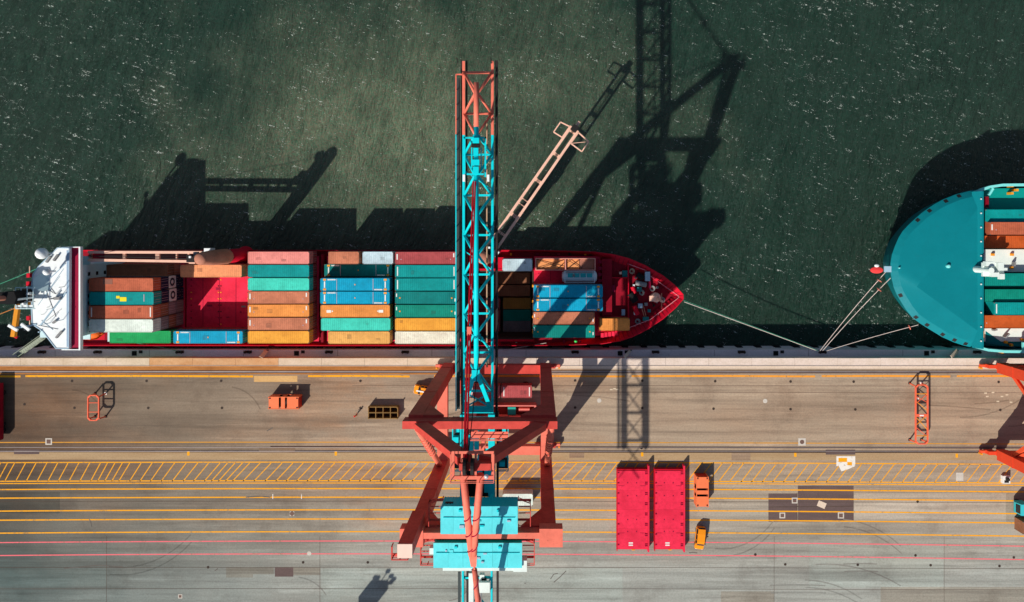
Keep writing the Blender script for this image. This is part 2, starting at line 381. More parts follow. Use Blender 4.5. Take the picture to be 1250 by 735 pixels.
patch('asphalt_patch', 1075, 1420, 716.5, 790, BRP); patch('asphalt_patch', 880, 945, 722, 790, BRP); patch('concrete_patch', 988, 1152, 664, 717, COOL, .004); patch('concrete_patch', 392, 760, 694, 800, COOL, .004); patch('concrete_patch', -60, 130, 693, 716, COOL, .004)
patch('asphalt_patch', 17, 48, 548.5, 554.5, DKP, .012); patch('asphalt_patch', 695, 713, 553, 559, BRP, .0125); patch('asphalt_patch', 893, 916, 553, 562, BRP, .0125); patch('asphalt_patch', 1008, 1044, 549, 555, DKP, .0125); patch('asphalt_patch', 316, 360, 545.5, 553, BRP, .0125)
for y0, y1 in ((693, 694.5), (719, 720.5), (612.3, 614)): strip('pavement_joint', [(-150, y0), (600, y0 - .6), (1400, y1)], .45, .0075, SEAM)
for xx in (390.5, 130, 945, 1152.5): strip('pavement_joint', [(xx, 655), (xx, 735)], .4, .0078, SEAM)
for pts in ([(672, 707), (676, 701), (681, 700)], [(676, 711), (684, 704), (691, 697)], [(112, 643), (110.5, 636), (109, 634)], [(842, 610), (850, 612), (858, 609)], [(300, 607), (318, 606), (330, 607)], [(841, 675), (846, 674.4), (851, 675)], [(262, 697), (266, 694)], [(326, 526), (333, 522)], [(150, 692), (120, 690), (78, 694)], [(640, 712), (642, 712)]):
    strip('tyre_mark', pts, 1.0, .0105, patch_mat('tyre_black', rgb(88, 82, 78), rgb(112, 106, 100)))
TRK = ground_mat('tyre_track', (.74, .73, .73))
for k in range(26):
    x_, y_ = random.uniform(-20, 1250), random.choice((random.uniform(465, 535), random.uniform(600, 735))); L_ = random.uniform(25, 130); c_ = random.uniform(-.16, .16); a_ = random.gauss(0, .12); pts = []
    for i in range(9): pts.append((x_ + math.cos(a_) * L_ * i / 8, y_ + math.sin(a_) * L_ * i / 8)); a_ += c_ / 2
    if all(464 < p_[1] < 537 or 596 < p_[1] < 760 for p_ in pts):
        strip('tyre_track', pts, 1.5, .0066 + k * .00004, TRK)
        if k % 2 and pts[0][1] > 600: strip('tyre_track', [(p_[0] + 1, p_[1] + 9) for p_ in pts], 1.5, .0068 + k * .00004, TRK)
sp = [P(x_, y_, .012) for x_, y_ in ((1021, 557), (1044, 557), (1044, 569), (1036, 572.5), (1027, 575.5), (1024, 569), (1021, 569))]
struct('white_marking', MB().add(sp, [tuple(range(len(sp)))[::-1]]), WHP, quay)
patch('yellow_marking', 1023.5, 1034, 559, 564, YEL, .016); patch('yellow_marking', 1034.3, 1040, 564, 568, YEL, .016)
for x_, y_ in ((230, 554), (410, 554), (784, 555), (971, 555.5), (1168, 556.5)): patch('yellow_marking', x_ - 1.6, x_ + 1.4, y_ - 2.6, y_ + 2.2, YEL, .015)
SPK = patch_mat('speck_white', rgb(206, 190, 164), rgb(226, 208, 180), .5)
for x_, y_ in ((1203, 480), (1205, 484), (1212, 479), (1218, 490), (1223, 484), (1234, 491), (1229, 482), (750, 474.5), (753, 475.5), (746, 475.5)): patch('white_marking', x_ - 1.5, x_ + 1.8, y_ - .7, y_ + .8, SPK, .013)
for x_ in (333, 368): patch('white_marking', x_ - .4, x_ + .4, 603, 609, WHP, .013)
patch('white_marking', 1167, 1176, 577, 587, patch_mat('worn_white', rgb(196, 190, 178), rgb(214, 208, 198)), .0095)
IRON = patch_mat('manhole_iron', rgb(54, 44, 40), rgb(74, 62, 54), .4)
mh = MB().lathe((0, 0, 0), [(.25, 0), (.27, .02), (.2, .022)], 12).mesh('manhole_cover', IRON)
for x_, y_ in ((88, 465), (179, 465), (91, 498), (181, 498), (270, 465), (271, 498), (440, 465), (440, 498), (702, 464.5), (784, 464.7), (873, 465.4), (702, 497.5), (784, 498), (871, 499), (965, 465.8), (1042, 466), (1219, 466.3), (965, 499.5), (1044, 499.8), (1221, 500.5), (922, 677), (958.5, 689), (1047, 689.5), (1136, 690), (1220, 691), (1117.5, 678), (1237.5, 680.5), (254, 692.5), (370, 686.5), (449, 686.5), (783, 547), (1120, 612.5), (30, 493.5)):
    q = P(x_, y_); o = link('manhole_cover', mh, quay); o.location = (q[0], q[1], .006); o.matrix_parent_inverse = Matrix(); o['kind'] = 'structure'
cfm = patch_mat('cover_frame_white', rgb(196, 188, 176), rgb(216, 208, 196), .25); CIN = patch_mat('cover_inside', rgb(104, 80, 72), rgb(124, 98, 88))
def frame_cover(x_, y_, s, solid):
    q = P(x_, y_); r = s / 12; b = MB(); t = r * .36
    if solid: b.cbox(q[0], q[1], 0, 2 * r, 2 * r, .022); b.lathe((q[0], q[1], .022), [(.45, 0), (.45, .012), (.4, .014)], 14, 1)
    else:
        for dx, dy, sx, sy in ((0, r - t / 2, 2 * r, t), (0, -r + t / 2, 2 * r, t), (r - t / 2, 0, t, 2 * r - 2 * t), (-r + t / 2, 0, t, 2 * r - 2 * t)): b.cbox(q[0] + dx, q[1] + dy, 0, sx, sy, .022)
        b.cbox(q[0], q[1], 0, 2 * r - 2 * t, 2 * r - 2 * t, .0125, 1)
    struct('drain_cover', b, [cfm, CIN if not solid else (CIN if s > 5 else cfm)], quay)
for x_, y_, s_, k_ in ((979, 539.5, 9, 1), (970, 611, 7, 0), (955, 629.2, 7, 0), (1026.5, 629.2, 7.5, 0), (59.5, 539, 8, 0), (220, 728, 5, 0), (356.5, 627, 5.5, 1), (377.5, 675.5, 3.5, 1), (934, 489.5, 4, 1), (731.5, 489, 3.5, 1)): frame_cover(x_, y_, s_, k_)
q = P(1003, 616); struct('concrete_slab', MB().cbox(q[0], q[1], 0, 1.7, 1.2, .03, 0, -.4), PALE, quay)
# the quay ledge: bollards, hatch plates
BOLM = paint('bollard_iron', (.035, .022, .018), .6, .6)
def bollard(px_, label):
    q = P(px_, 429.6, LZ); t = thing('mooring_bollard', label, 'bollard', q, 0, 'mooring bollards along the quay ledge')
    for dx in (-.5, .5):
        b = MB().lathe((dx, 0, 0), [(.2, 0), (.18, .34), (.3, .42), (.3, .5), (.12, .56)], 12); local('post', b.mesh('post', BOLM, True), t)
    local('base_plate', MB().box(-.75, .75, -.28, .28, 0, .05).mesh('base_plate', BOLM), t)
wheres = [(52, 'beside the foot of the ship gangway'), (120, 'under the ship bridge wing'), (220, 'holding the green stern line, below the green container'), (303, 'below the yellow-orange container'), (402, 'below the gap after the bay nearest the middle'), (495, 'below the cream container'), (702, 'just right of the tall crane'), (800, 'below the red bow'), (905, 'under the green bow lines'), (1192, 'beside the teal ship near its railing'), (1003.5, 'where the pale mooring lines of both ships meet')]
for x_, l_ in wheres: bollard(x_, 'low rusty twin mooring bollard ' + l_)
for x_ in (164, 362, 558, 757, 947, 1131): struct('hatch_plate', MB().cbox(*P(x_, 431.3, LZ), 1.0, .95, .05), BLACKR, ledge); struct('hatch_plate', MB().cbox(*P(x_ + 7.8, 429.6, LZ), .75, .6, .05), DARK, ledge)
for x_, k_ in ((322, 1.0), (766, .7), (1165, 1.0)):      # pale sloping plates added as the slanted flecks of sunlight on the ledge
    a, b = Vector(P(x_ - 3.5, 436.2, .06)), Vector(P(x_ + 3.5, 427.8, LZ + .3)); MB().beam(a, b, .85 * k_, .08).obj('sun_fleck_plate', PALE, ledge)['kind'] = 'structure'
    MB().box(b.x - .3, b.x + .3, b.y - .1, b.y + .1, LZ, LZ + .26).obj('fleck_plate_foot', DARK, ledge)['kind'] = 'structure'
for i in range(62): struct('fender_pad', MB().box(-122 + i * 4, -122 + i * 4 + 1.2, -25.3, -25.1, -6.4, -4.2), BLACKR, ledge)
x = -138.0
while x < 130:
    struct('pavement_joint', MB().box(x, x + .06, -26.65, -25.35, LZ + .001, LZ + .006), SEAM, ledge); x += 19.4

# ------------------------------------------------------------------ shipping containers
CMESH = {}
CW = 2.44
def cont_meshes(L, h, colname, col, wear=.6):
    key = (L, h, colname)
    if key in CMESH: return CMESH[key]
    m = paint('container_' + colname, col, wear, .5)
    hw = CW / 2 - .03; hl = L / 2 - .03; b = MB()
    # corrugated long sides
    n = int(L / .42); step = (2 * hl - .24) / n; d = .045
    prof = [(-hl, 0)]
    for i in range(n):
        x0 = -hl + .12 + i * step
        prof += [(x0, 0), (x0 + step * .18, d), (x0 + step * .5, d), (x0 + step * .68, 0)]
    prof.append((hl, 0))
    for sgn in (-1, 1):
        vs = []
        for x_, dd in prof: vs += [(x_, sgn * (hw - dd), .12), (x_, sgn * (hw - dd), h - .1)]
        fs = [(2 * i, 2 * i + 2, 2 * i + 3, 2 * i + 1) if sgn < 0 else (2 * i + 1, 2 * i + 3, 2 * i + 2, 2 * i) for i in range(len(prof) - 1)]
        b.add(vs, fs)
    # roof with cross ribs
    n = int(L / .4); step = (2 * hl - .5) / n; prof = [(-hl, 0)]
    for i in range(n):
        x0 = -hl + .25 + i * step
        prof += [(x0, 0), (x0 + step * .2, .014), (x0 + step * .55, .014), (x0 + step * .75, 0)]
    prof.append((hl, 0)); vs = []
    for x_, dd in prof: vs += [(x_, -hw, h - .045 - dd), (x_, hw, h - .045 - dd)]
    b.add(vs, [(2 * i, 2 * i + 2, 2 * i + 3, 2 * i + 1) for i in range(len(prof) - 1)])
    b.box(-hl, -hl + .05, -hw + .05, hw - .05, .12, h - .1)     # front end
    b.box(-hl, hl, -hw + .02, hw - .02, .08, .14)               # floor
    fr = MB(); t = .11
    for sy in (-1, 1):
        y0, y1 = sorted((sy * CW / 2, sy * (CW / 2 - .07)))
        fr.box(-L / 2 + .17, L / 2 - .17, y0, y1, h - .1, h - .015); fr.box(-L / 2 + .17, L / 2 - .17, y0, y1, .02, .15)
        for sx in (-1, 1):
            x0, x1 = sorted((sx * L / 2, sx * (L / 2 - .15))); y0, y1 = sorted((sy * CW / 2, sy * (CW / 2 - .13)))
            fr.box(x0 + .004, x1 - .004, y0 + .004, y1 - .004, .16, h - .12)
    for sx in (-1, 1):
        x0, x1 = sorted((sx * L / 2, sx * (L / 2 - .12)))
        fr.box(x0 + .006, x1, -CW / 2 + .17, CW / 2 - .17, h - .11, h - .02); fr.box(x0 + .006, x1, -CW / 2 + .17, CW / 2 - .17, .02, .16)
    cc = fr
    for sx in (-1, 1):
        for sy in (-1, 1):
            for z0, z1 in ((0, .12), (h - .12, h)):
                x0, x1 = sorted((sx * L / 2, sx * (L / 2 - .18))); y0, y1 = sorted((sy * CW / 2, sy * (CW / 2 - .16)))
                cc.box(x0, x1, y0, y1, z0, z1, 1)
    dm = []
    for sy in (-1, 1):
        dr = MB(); y0, y1 = sorted((sy * .012, sy * (CW / 2 - .14)))
        dr.box(hl - .06, hl - .02, y0, y1, .17, h - .12)
        for f in (.3, .7):
            yb = y0 + (y1 - y0) * f; dr.box(hl - .02, hl + .02, yb - .025, yb + .025, .2, h - .15, 1)
        dm.append(dr.mesh('door', [m, MATS['galvanised']]))
    R = [('body', b.mesh('body', m)), ('frame', fr.mesh('frame', [m, paint('casting_steel', (.16, .12, .1), .8)])), ('door', dm[0]), ('door', dm[1])]
    CMESH[key] = R; return R
paint('galvanised', (.45, .45, .44), .5, .4, metal=.6)
WMARK = paint('marking_white', (.78, .78, .74), .4); OMARK = paint('marking_orange', rgb(250, 160, 40), .4); YMARK = paint('marking_yellow', rgb(250, 225, 40), .3); DMARK = paint('marking_dark', (.02, .025, .04), .2); PMARK = paint('marking_pale_stripe', rgb(190, 170, 180), .4)
MM = {}
def mark_mesh(kind, L, h):
    key = (kind, L, h)
    if key in MM: return MM[key]
    b = MB(); z0, z1 = h - .043, h - .016; e = L / 2
    out_ = []; mats = [WMARK, PMARK, OMARK, PMARK, YMARK, paint('marking_grey', rgb(150, 100, 84), .5)]
    def r(x0, x1, y0, y1, mi): out_.append(MB().box(x0, x1, y0, y1, z0, z1).mesh('marking', mats[mi]))
    if kind == 'ends':       # pale bars across both ends
        for s in (-1, 1):
            r(s * (e - .55) - .12, s * (e - .55) + .12, .15, .95, 0) if s > 0 else r(-e + .3, -e + .55, -.3, .8, 0)
            r(s * (e - 1.2) - .08, s * (e - 1.2) + .08, -.35, -.15, 1)
    elif kind == 'short':
        for s in (-1, 1): r(s * (e - .5) - .1, s * (e - .5) + .1, -.9, .9, 0)
    elif kind == 'blue45':
        for s in (-1, 1):
            xa = s * (e - .85)
            r(xa - .28, xa + .28, .78, 1.17, 2); r(xa - .28, xa + .28, -1.17, -.78, 2)
            r(xa - .12, xa + .12, -.62, .62, 0)
        for xs_ in (-3.6, 3.6): r(xs_ - .05, xs_ + .05, -1.15, 1.15, 3)
        r(-.1, .1, -.12, .12, 2)
        for xa, ya in ((-e + 1.45, .98), (e - 3.0, -.99)):
            b = MB().box(xa, xa + 1.6, ya - .05, ya + .05, z0, z1)
            for i in range(7): b.box(xa + i * .23, xa + .11 + i * .23, ya - .14, ya + .14, z0, z1 - .001)
            out_.append(b.mesh('lettering', WMARK))
    elif kind == 'squares':
        for s in (-1, 1): r(s * (e - 1.7) - .5, s * (e - 1.7) + .4, -.3, .25, 0); r(s * (e - 2.35) - .12, s * (e - 2.35) + .12, -.12, .12, 0)
    elif kind == 'yellow':
        r(-1.0, -.35, .0, .5, 4); r(-.3, .95, -.55, .25, 4); r(4.2, 4.36, -.6, .8, 3)
    elif kind == 'grey':
        r(-3.4, -1.6, .1, 1.1, 5)
    elif kind == 'dots':
        for s in (-1, 1): r(s * (e - .95) - .14, s * (e - .95) + .14, -.16, .1, 2)
        r(-e + .2, -e + .4, .2, .85, 0); r(e - .4, e - .2, -.7, -.1, 0)
    elif kind == 'emblem':
        pass
    MM[key] = out_; return out_
def emblem_mesh(h, L):
    key = ('emblem', h, L)
    if key not in MM:
        b = MB(); xe = L / 2 + .004
        for r1, r2 in ((.42, .85),):
            n = 18; vs = []
            for rr in (.3, .55):
                for i in range(n):
                    t = 2 * math.pi * i / n; vs.append((xe, math.cos(t) * rr * 1.5, h / 2 + math.sin(t) * rr * 1.7))
            b.add(vs, [(i, (i + 1) % n, (i + 1) % n + n, i + n) for i in range(n)])
        MM[key] = b.mesh('emblem', DMARK)
    return MM[key]
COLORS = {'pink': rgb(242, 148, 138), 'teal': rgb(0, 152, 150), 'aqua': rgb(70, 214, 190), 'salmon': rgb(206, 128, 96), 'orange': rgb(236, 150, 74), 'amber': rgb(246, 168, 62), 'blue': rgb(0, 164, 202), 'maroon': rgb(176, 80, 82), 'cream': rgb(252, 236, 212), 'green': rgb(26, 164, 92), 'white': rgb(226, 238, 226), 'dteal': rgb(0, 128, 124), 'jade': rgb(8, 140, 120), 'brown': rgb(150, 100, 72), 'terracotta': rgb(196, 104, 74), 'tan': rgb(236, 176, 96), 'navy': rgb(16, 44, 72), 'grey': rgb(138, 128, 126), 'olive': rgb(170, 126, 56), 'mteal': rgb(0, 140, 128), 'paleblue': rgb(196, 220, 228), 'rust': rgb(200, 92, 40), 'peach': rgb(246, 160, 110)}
def container(label, colname, L, xc, yc, zb, h, mark=None, group=None, rz=0.0, emblem=False, name='shipping_container'):
    t = thing(name, label, 'container', (xc, yc, zb), rz, group)
    for nm, me in cont_meshes(L, h, colname, COLORS[colname], 1.25 if colname in ('brown', 'salmon', 'terracotta', 'grey', 'cream') else 1.0): local(nm, me, t)
    if mark:
        for me in mark_mesh(mark, L, h): local(me.name.split('.')[0], me, t)
    if zb > -2.5 and random.random() < .6:
        for _ in range(random.choice((1, 1, 2))):
            a_, w_, d_ = random.uniform(-L / 2 + 1.2, L / 2 - 1.2), random.uniform(.35, 1.3), random.uniform(.3, .9); y_ = random.uniform(-.6, .6); ck = (round(a_, 2), colname)
            local('repair_patch', MB().box(a_ - w_ / 2, a_ + w_ / 2, y_ - d_ / 2, y_ + d_ / 2, h - .044, h - .03).mesh('repair_patch', paint('patched_' + colname, tuple(v * .72 + .01 for v in COLORS[colname]), 1.2)), t)
    if emblem: local('emblem', emblem_mesh(h, L), t)
    return t
L20, L40, L45 = 6.06, 12.19, 13.716
G1 = 'containers stacked on the red cargo ship'
def row(r): return -6.18 - 2.63 * r
HZ = -2.0
def stack(label, colname, L, xc, yc, h, tiers, mark=None, lower=(), zb=HZ, emblems=()):
    rz = random.uniform(-.0025, .0025)
    for k in range(tiers - 1):
        c = lower[k] if k < len(lower) else random.choice(('brown', 'salmon', 'navy', 'grey', 'maroon'))
        nth = ('directly underneath', 'two tiers below', 'three tiers below')[tiers - 2 - k]
        nm = {'mteal': 'teal', 'dteal': 'dark teal', 'jade': 'green-teal'}.get(c, c)
        container(f'{nm} container {nth} the {label[0]}', c, L, xc + random.uniform(-.04, .04), yc, zb + k * (h + .02), h, None, G1, rz, k in emblems)
    container(label[0] + label[1], colname, L, xc, yc, zb + (tiers - 1) * (h + .02), h, mark, G1, rz)
# bay next to the bridge
ya = [-11.0, -13.6, -16.2, -18.8]
stack(('terracotta forty-foot container with a grey roof patch', ' beside the white bridge'), 'terracotta', L40, -78.95, ya[0], 2.9, 4, 'grey', ('navy', 'white', 'navy', 'brown'), emblems=(1, 0))
stack(('teal forty-foot container with yellow squares on its roof', ' beside the bridge'), 'teal', L40, -78.85, ya[1], 2.9, 4, 'yellow', ('navy', 'white', 'navy'), emblems=(1, 0))
stack(('terracotta forty-foot container between teal and white roofs', ' by the bridge'), 'terracotta', L40, -78.95, ya[2], 2.9, 4, 'short', ('grey', 'grey', 'brown'))
stack(('plain white forty-foot container', ' nearest the bridge, beside the green one'), 'white', L40, -78.95, ya[3], 2.9, 4, None, ('grey', 'brown', 'grey'))
stack(('dark brown container', ' under the lowered ship crane jib, next to the bridge'), 'brown', L40, -79.5, row(1) + .05, 2.6, 2)
stack(('bright green forty-foot container', ' on the quay side of the stack by the bridge'), 'green', L40, -79.0, row(6), 2.5, 2)
# bay with the bare red hatch
stack(('peach-orange container', ' beside the bare red hatch and the ship crane post'), 'peach', L40, -64.8, row(1), 2.6, 2)
stack(('single blue forty-five-foot container', ' on the quay side of the bare red hatch'), 'blue', L45, -65.15, row(6) + .05, 2.85, 2, 'blue45')
# bay C
for r, (lb, c, mk) in enumerate(((('pale pink container', ' on the water side, right of the ship crane post'), 'pink', None), (('teal container', ' just below the pale pink one'), 'teal', None), (('aqua container', ' in the bay right of the bare red hatch'), 'aqua', None), (('light brown container', ' just below the aqua one'), 'salmon', 'ends'), (('orange container', ' between two light brown roofs, right of the bare hatch'), 'orange', 'ends'), (('light brown container', ' between an orange and an amber one'), 'salmon', 'ends'), (('amber container', ' on the quay side, right of the single blue box'), 'amber', None))):
    if lb[0] == 'light brown container': lb = ('light brown container' + lb[1], ', right of the bare hatch')
    stack(lb, c, L40, -51.35, row(r), 2.6, 2, mk, ('maroon', 'brown'))
# bay D
stack(('short light brown container', ' on the water side, left of the white one'), 'salmon', L20, -38.4, row(0), 2.6, 2)
stack(('short white container', ' between a light brown and a maroon roof on the water side'), 'paleblue', L20, -31.6, row(0), 2.6, 2)
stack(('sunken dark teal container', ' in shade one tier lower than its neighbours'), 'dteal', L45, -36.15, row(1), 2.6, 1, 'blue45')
stack(('upper blue container of the pair left of the boom', ', beside the sunken teal one'), 'blue', L45, -36.0, row(2), 2.9, 2, 'blue45', ('brown',))
stack(('lower blue container of the pair left of the boom', ', next to the orange one'), 'blue', L45, -36.0, row(3), 2.9, 2, 'blue45', ('maroon',))
stack(('orange container with two white squares on its roof', ', below the pair of blue ones'), 'orange', L45, -35.95, row(4), 2.9, 2, 'squares', ('navy',))
stack(('aqua-green container', ' below the orange one with white squares'), 'aqua', L45, -35.85, row(5), 2.9, 2, None, ('brown',))
stack(('tan-yellow container', ' on the quay side, left of the cream one'), 'tan', L40, -35.2, row(6), 2.9, 2)
# bay E
for r, (lb, c, mk) in enumerate(((('maroon container', ' on the water side, touching the tall crane boom in view'), 'maroon', 'ends'), (('teal container with white end bars', ' just below the maroon one'), 'teal', 'short'), (('ribbed teal container', ' third from the water side, left of the boom'), 'teal', 'short'), (('deep teal container with a pale smudge and orange dots', ' left of the boom'), 'dteal', 'dots'), (('green-teal container', ' above the orange one, left of the boom'), 'jade', 'dots'), (('rust-stained orange container', ' directly above the cream one, left of the boom'), 'amber', None), (('cream-white container', ' on the quay side, left of the boom'), 'cream', None))):
    stack(lb, c, L40, -21.95, row(r), 2.9, 2, mk, ('navy', 'maroon'))
# bay F: down in the open hold
for lb, c, L, xc, yc in (('short olive-yellow container down in the open hold', 'olive', L20, -4.3, -16.7), ('short green container down in the open hold', 'jade', L20, -4.3, -19.3), ('short grey container down in the open hold, nearest the quay', 'grey', L20, -4.3, -21.75), ('brown container deep in the hold under the boom, above the maroon ones', 'brown', L40, -7.5, -11.2), ('brown container deep in the hold next to the olive-yellow one', 'brown', L40, -7.5, -13.9)):
    container(lb, c, L, xc, yc, -13.1, 2.6, None, G1)
for yc, wh in ((-16.7, 'left of the olive-yellow one'), (-19.3, 'left of the green one'), (-21.75, 'left of the grey one')): container('short maroon container in the shaded hold ' + wh, 'maroon', L20, -11.0, yc, -13.1, 2.6, 'short', G1)
container('short pale blue-white container beside the open hold, rust on its edges', 'paleblue', L20, -3.9, -7.75, -2.0, 2.6, None, G1)
# bay G
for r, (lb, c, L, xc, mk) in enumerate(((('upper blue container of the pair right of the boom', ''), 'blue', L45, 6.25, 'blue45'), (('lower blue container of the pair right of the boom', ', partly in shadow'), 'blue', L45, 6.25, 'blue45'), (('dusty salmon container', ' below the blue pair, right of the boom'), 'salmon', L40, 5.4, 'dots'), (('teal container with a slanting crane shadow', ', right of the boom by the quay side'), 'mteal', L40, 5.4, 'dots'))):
    stack(lb, c, L, xc, -12.8 - 2.65 * r, 2.9, 2, mk, ('maroon',))
container('short dull orange container standing alone on the foredeck near the bow', 'orange', L20, 15.75, -19.7, -1.2, 2.6, None, G1)

# ------------------------------------------------------------------ the red cargo ship
RED = paint('ship_red', rgb(205, 14, 44), .45, .45); REDD = paint('ship_deck_red', rgb(150, 8, 36), 1.1, .6); REDB = paint('hatch_red', rgb(255, 44, 78), 1.2, .55)
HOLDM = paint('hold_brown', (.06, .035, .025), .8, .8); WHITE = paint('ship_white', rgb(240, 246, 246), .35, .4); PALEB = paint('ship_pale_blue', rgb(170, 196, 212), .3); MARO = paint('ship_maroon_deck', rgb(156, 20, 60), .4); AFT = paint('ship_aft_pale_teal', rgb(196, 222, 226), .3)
SALM = paint('ship_crane_salmon', rgb(252, 196, 172), .5); SALB = paint('ship_crane_brown', rgb(196, 132, 108), 1.0); TEALM = paint('machinery_teal', rgb(40, 130, 130), .4); YORG = paint('davit_yellow', rgb(230, 150, 40), .4); GREY = paint('machine_grey', (.25, .25, .25), .6)
ship = thing('cargo_ship', 'red feeder cargo ship loaded with containers, moored at the quay under the tall crane', 'cargo ship', (-38, -14.5, WZ))
Z1, ZF = -2.2, -1.2     # bulwark top amidships, foredeck
def rim_z(x): return Z1 + max(0, min(1, (x - 6) / 10)) * 2.0 + max(0, (x - 16) / 15) * .9
pxs = [(-100, None)]
north = [(608, 305.2), (660, 305.4), (691, 306.2), (725, 307.2), (749, 310.4), (767.6, 315.2), (788, 323.8), (810, 336.6), (823.7, 347.6), (834.4, 359.5)]
south = [(834.4, 365.5), (825.4, 375.7), (810, 389.3), (789.7, 402.9), (772.7, 411.4), (757.3, 416.5), (735, 420.2), (700, 421.6), (660, 422.2), (608, 422.4)]
def rimpt(px_, py_):
    z = Z1
    for _ in range(3): x_, y_, _z = P(px_, py_, z); z = rim_z(x_)
    return (x_, y_, z)
rimN = [rimpt(*p) for p in north]; rimS = [rimpt(*p) for p in south]
yN, yS = rimN[0][1], rimS[-1][1]
stern = [(-99.0, yS + 3.5), (-99.6, -14.4), (-99.0, yN - 3.5)]
rim = [(-94, yN, Z1), (-60, yN, Z1), (-30, yN, Z1)] + rimN + rimS + [(-30, yS, Z1), (-60, yS, Z1), (-94, yS, Z1)] + [(a, b, Z1) for a, b in stern]
flat = [(p[0], p[1]) for p in rim]
wl = inset(flat, [.25 + 2.6 * max(0, min(1, (p[0] + 2) / 30)) for p in flat])
wl = [(p[0] - 2.2 * max(0, (p[0] - 14) / 16), p[1]) for p in wl]
inn = inset(flat, [.12] * len(flat))
dk = inset(flat, [.35 + 1.35 * max(0, min(1, (p[0] - 4) / 16)) for p in flat])
def dz(x_): return -3.2 if x_ < 13.4 else ZF
n = len(rim); hull = MB()
hv = [p for p in rim] + [(p[0], p[1], WZ) for p in wl] + [(p[0], p[1], -13.6) for p in inset(wl, .4)]
hf = []
for i in range(n):
    j = (i + 1) % n; hf += [(i, i + n, j + n, j), (i + n, i + 2 * n, j + 2 * n, j + n)]
hf.append(tuple(range(2 * n, 3 * n)))
hull.add(hv, hf); hull.obj('hull', RED, ship)
bw = MB()      # bulwark: capping rail and inner face, leaning outwards over the bow
bv = list(rim) + [(p[0], p[1], rim[i][2]) for i, p in enumerate(inn)] + [(p[0], p[1], dz(p[0])) for p in dk]
bf = []
for i in range(n):
    j = (i + 1) % n; bf += [(i, j, j + n, i + n), (i + n, j + n, j + 2 * n, i + 2 * n)]
bw.add([(a, b, c + .012) for a, b, c in bv], bf); bw.obj('bulwark', RED, ship)
# stays on the inside of the bow bulwark
def along(poly, s):
    acc = 0
    for i in range(len(poly) - 1):
        a, b = Vector(poly[i]), Vector(poly[i + 1]); l = (b - a).length
        if acc + l >= s: return a.lerp(b, (s - acc) / l), i
        acc += l
    return None, None
bowi = [i for i in range(n) if rim[i][0] > 12]
topl = [Vector((inn[i][0], inn[i][1], rim[i][2])) for i in bowi]; botl = [Vector((dk[i][0], dk[i][1], dz(dk[i][0]))) for i in bowi]
s = .5
while True:
    p, i = along(topl, s)
    if p is None: break
    f = (p - topl[i]).length / max(1e-6, (topl[i + 1] - topl[i]).length); q = botl[i].lerp(botl[i + 1], f)
    d = (topl[i + 1] - topl[i]).normalized() * .05; inw = Vector((q.x - p.x, q.y - p.y, 0)) * .28
    MB().add([p + d, p - d, q - d + inw, q + d + inw, q + d, q - d], [(0, 1, 2, 3), (1, 5, 2), (0, 3, 4), (0, 4, 5, 1)]).obj('bulwark_stay', REDD, ship); s += .95
# decks
hx0, hx1, hy0, hy1 = HOLD
def poly_clip(poly, x0, x1):
    def clip(pts, keep, cut):
        out = []
        for i in range(len(pts)):
            a, b = pts[i - 1], pts[i]
            if keep(a) != keep(b):
                t = (cut - a[0]) / (b[0] - a[0]); out.append((cut, a[1] + t * (b[1] - a[1])))
            if keep(b): out.append(b)
        return out
    pts = clip(poly, lambda p: p[0] >= x0, x0); return clip(pts, lambda p: p[0] <= x1, x1)
for a, b, z in ((-120, hx0, -3.2), (hx1, 13.4, -3.2), (13.4, 60, ZF)):
    pl = poly_clip(dk, a, b); MB().prism(pl, z - .25, z).obj('deck', REDD, ship)
for y0, y1 in ((hy1, yN - .35), (yS + .35, hy0)): MB().box(hx0, hx1, y0, y1, -3.45, -3.2).obj('deck', REDD, ship)
MB().box(13.36, 13.5, -22.2, -6.4, -3.2, ZF).obj('forecastle_bulkhead', RED, ship)
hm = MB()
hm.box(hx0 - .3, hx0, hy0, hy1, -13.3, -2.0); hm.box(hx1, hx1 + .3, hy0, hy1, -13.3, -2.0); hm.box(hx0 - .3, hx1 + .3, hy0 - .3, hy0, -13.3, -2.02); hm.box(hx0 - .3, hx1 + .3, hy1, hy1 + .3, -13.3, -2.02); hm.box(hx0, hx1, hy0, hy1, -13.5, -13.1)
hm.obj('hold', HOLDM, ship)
for yc_ in (hy0 - .5, hy1 + .5): MB().box(hx0 - .4, hx1 + .4, yc_ - .2, yc_ + .2, -3.2, -1.9).obj('hatch_coaming', RED, ship)
for i in range(4): MB().box(hx1 + .02, hx1 + .32, -12.2 - i * 3.1, -11.7 - i * 3.1, -2.0, 1.2).obj('lashing_post', OMARK, ship)
hc = ((-85.3, -72.6), (-72.2, -58.6), (-57.7, -44.9), (-43.2, -29.0), (-28.3, -15.6), (-.55, 13.2))
for a, b in hc:
    MB().box(a, b, yS + 1.0 if b < 13 else -22.4, yN - 1.3 if b > -57 else row(1) + 1.35, HZ - .55, HZ).obj('hatch_cover', REDB, ship)
    MB().box(a + .3, b - .3, yS + 1.5 if b < 13 else -22.2, yN - 1.7 if b > -57 else row(1) + 1.0, -3.2, HZ - .55).obj('hatch_coaming', RED, ship)
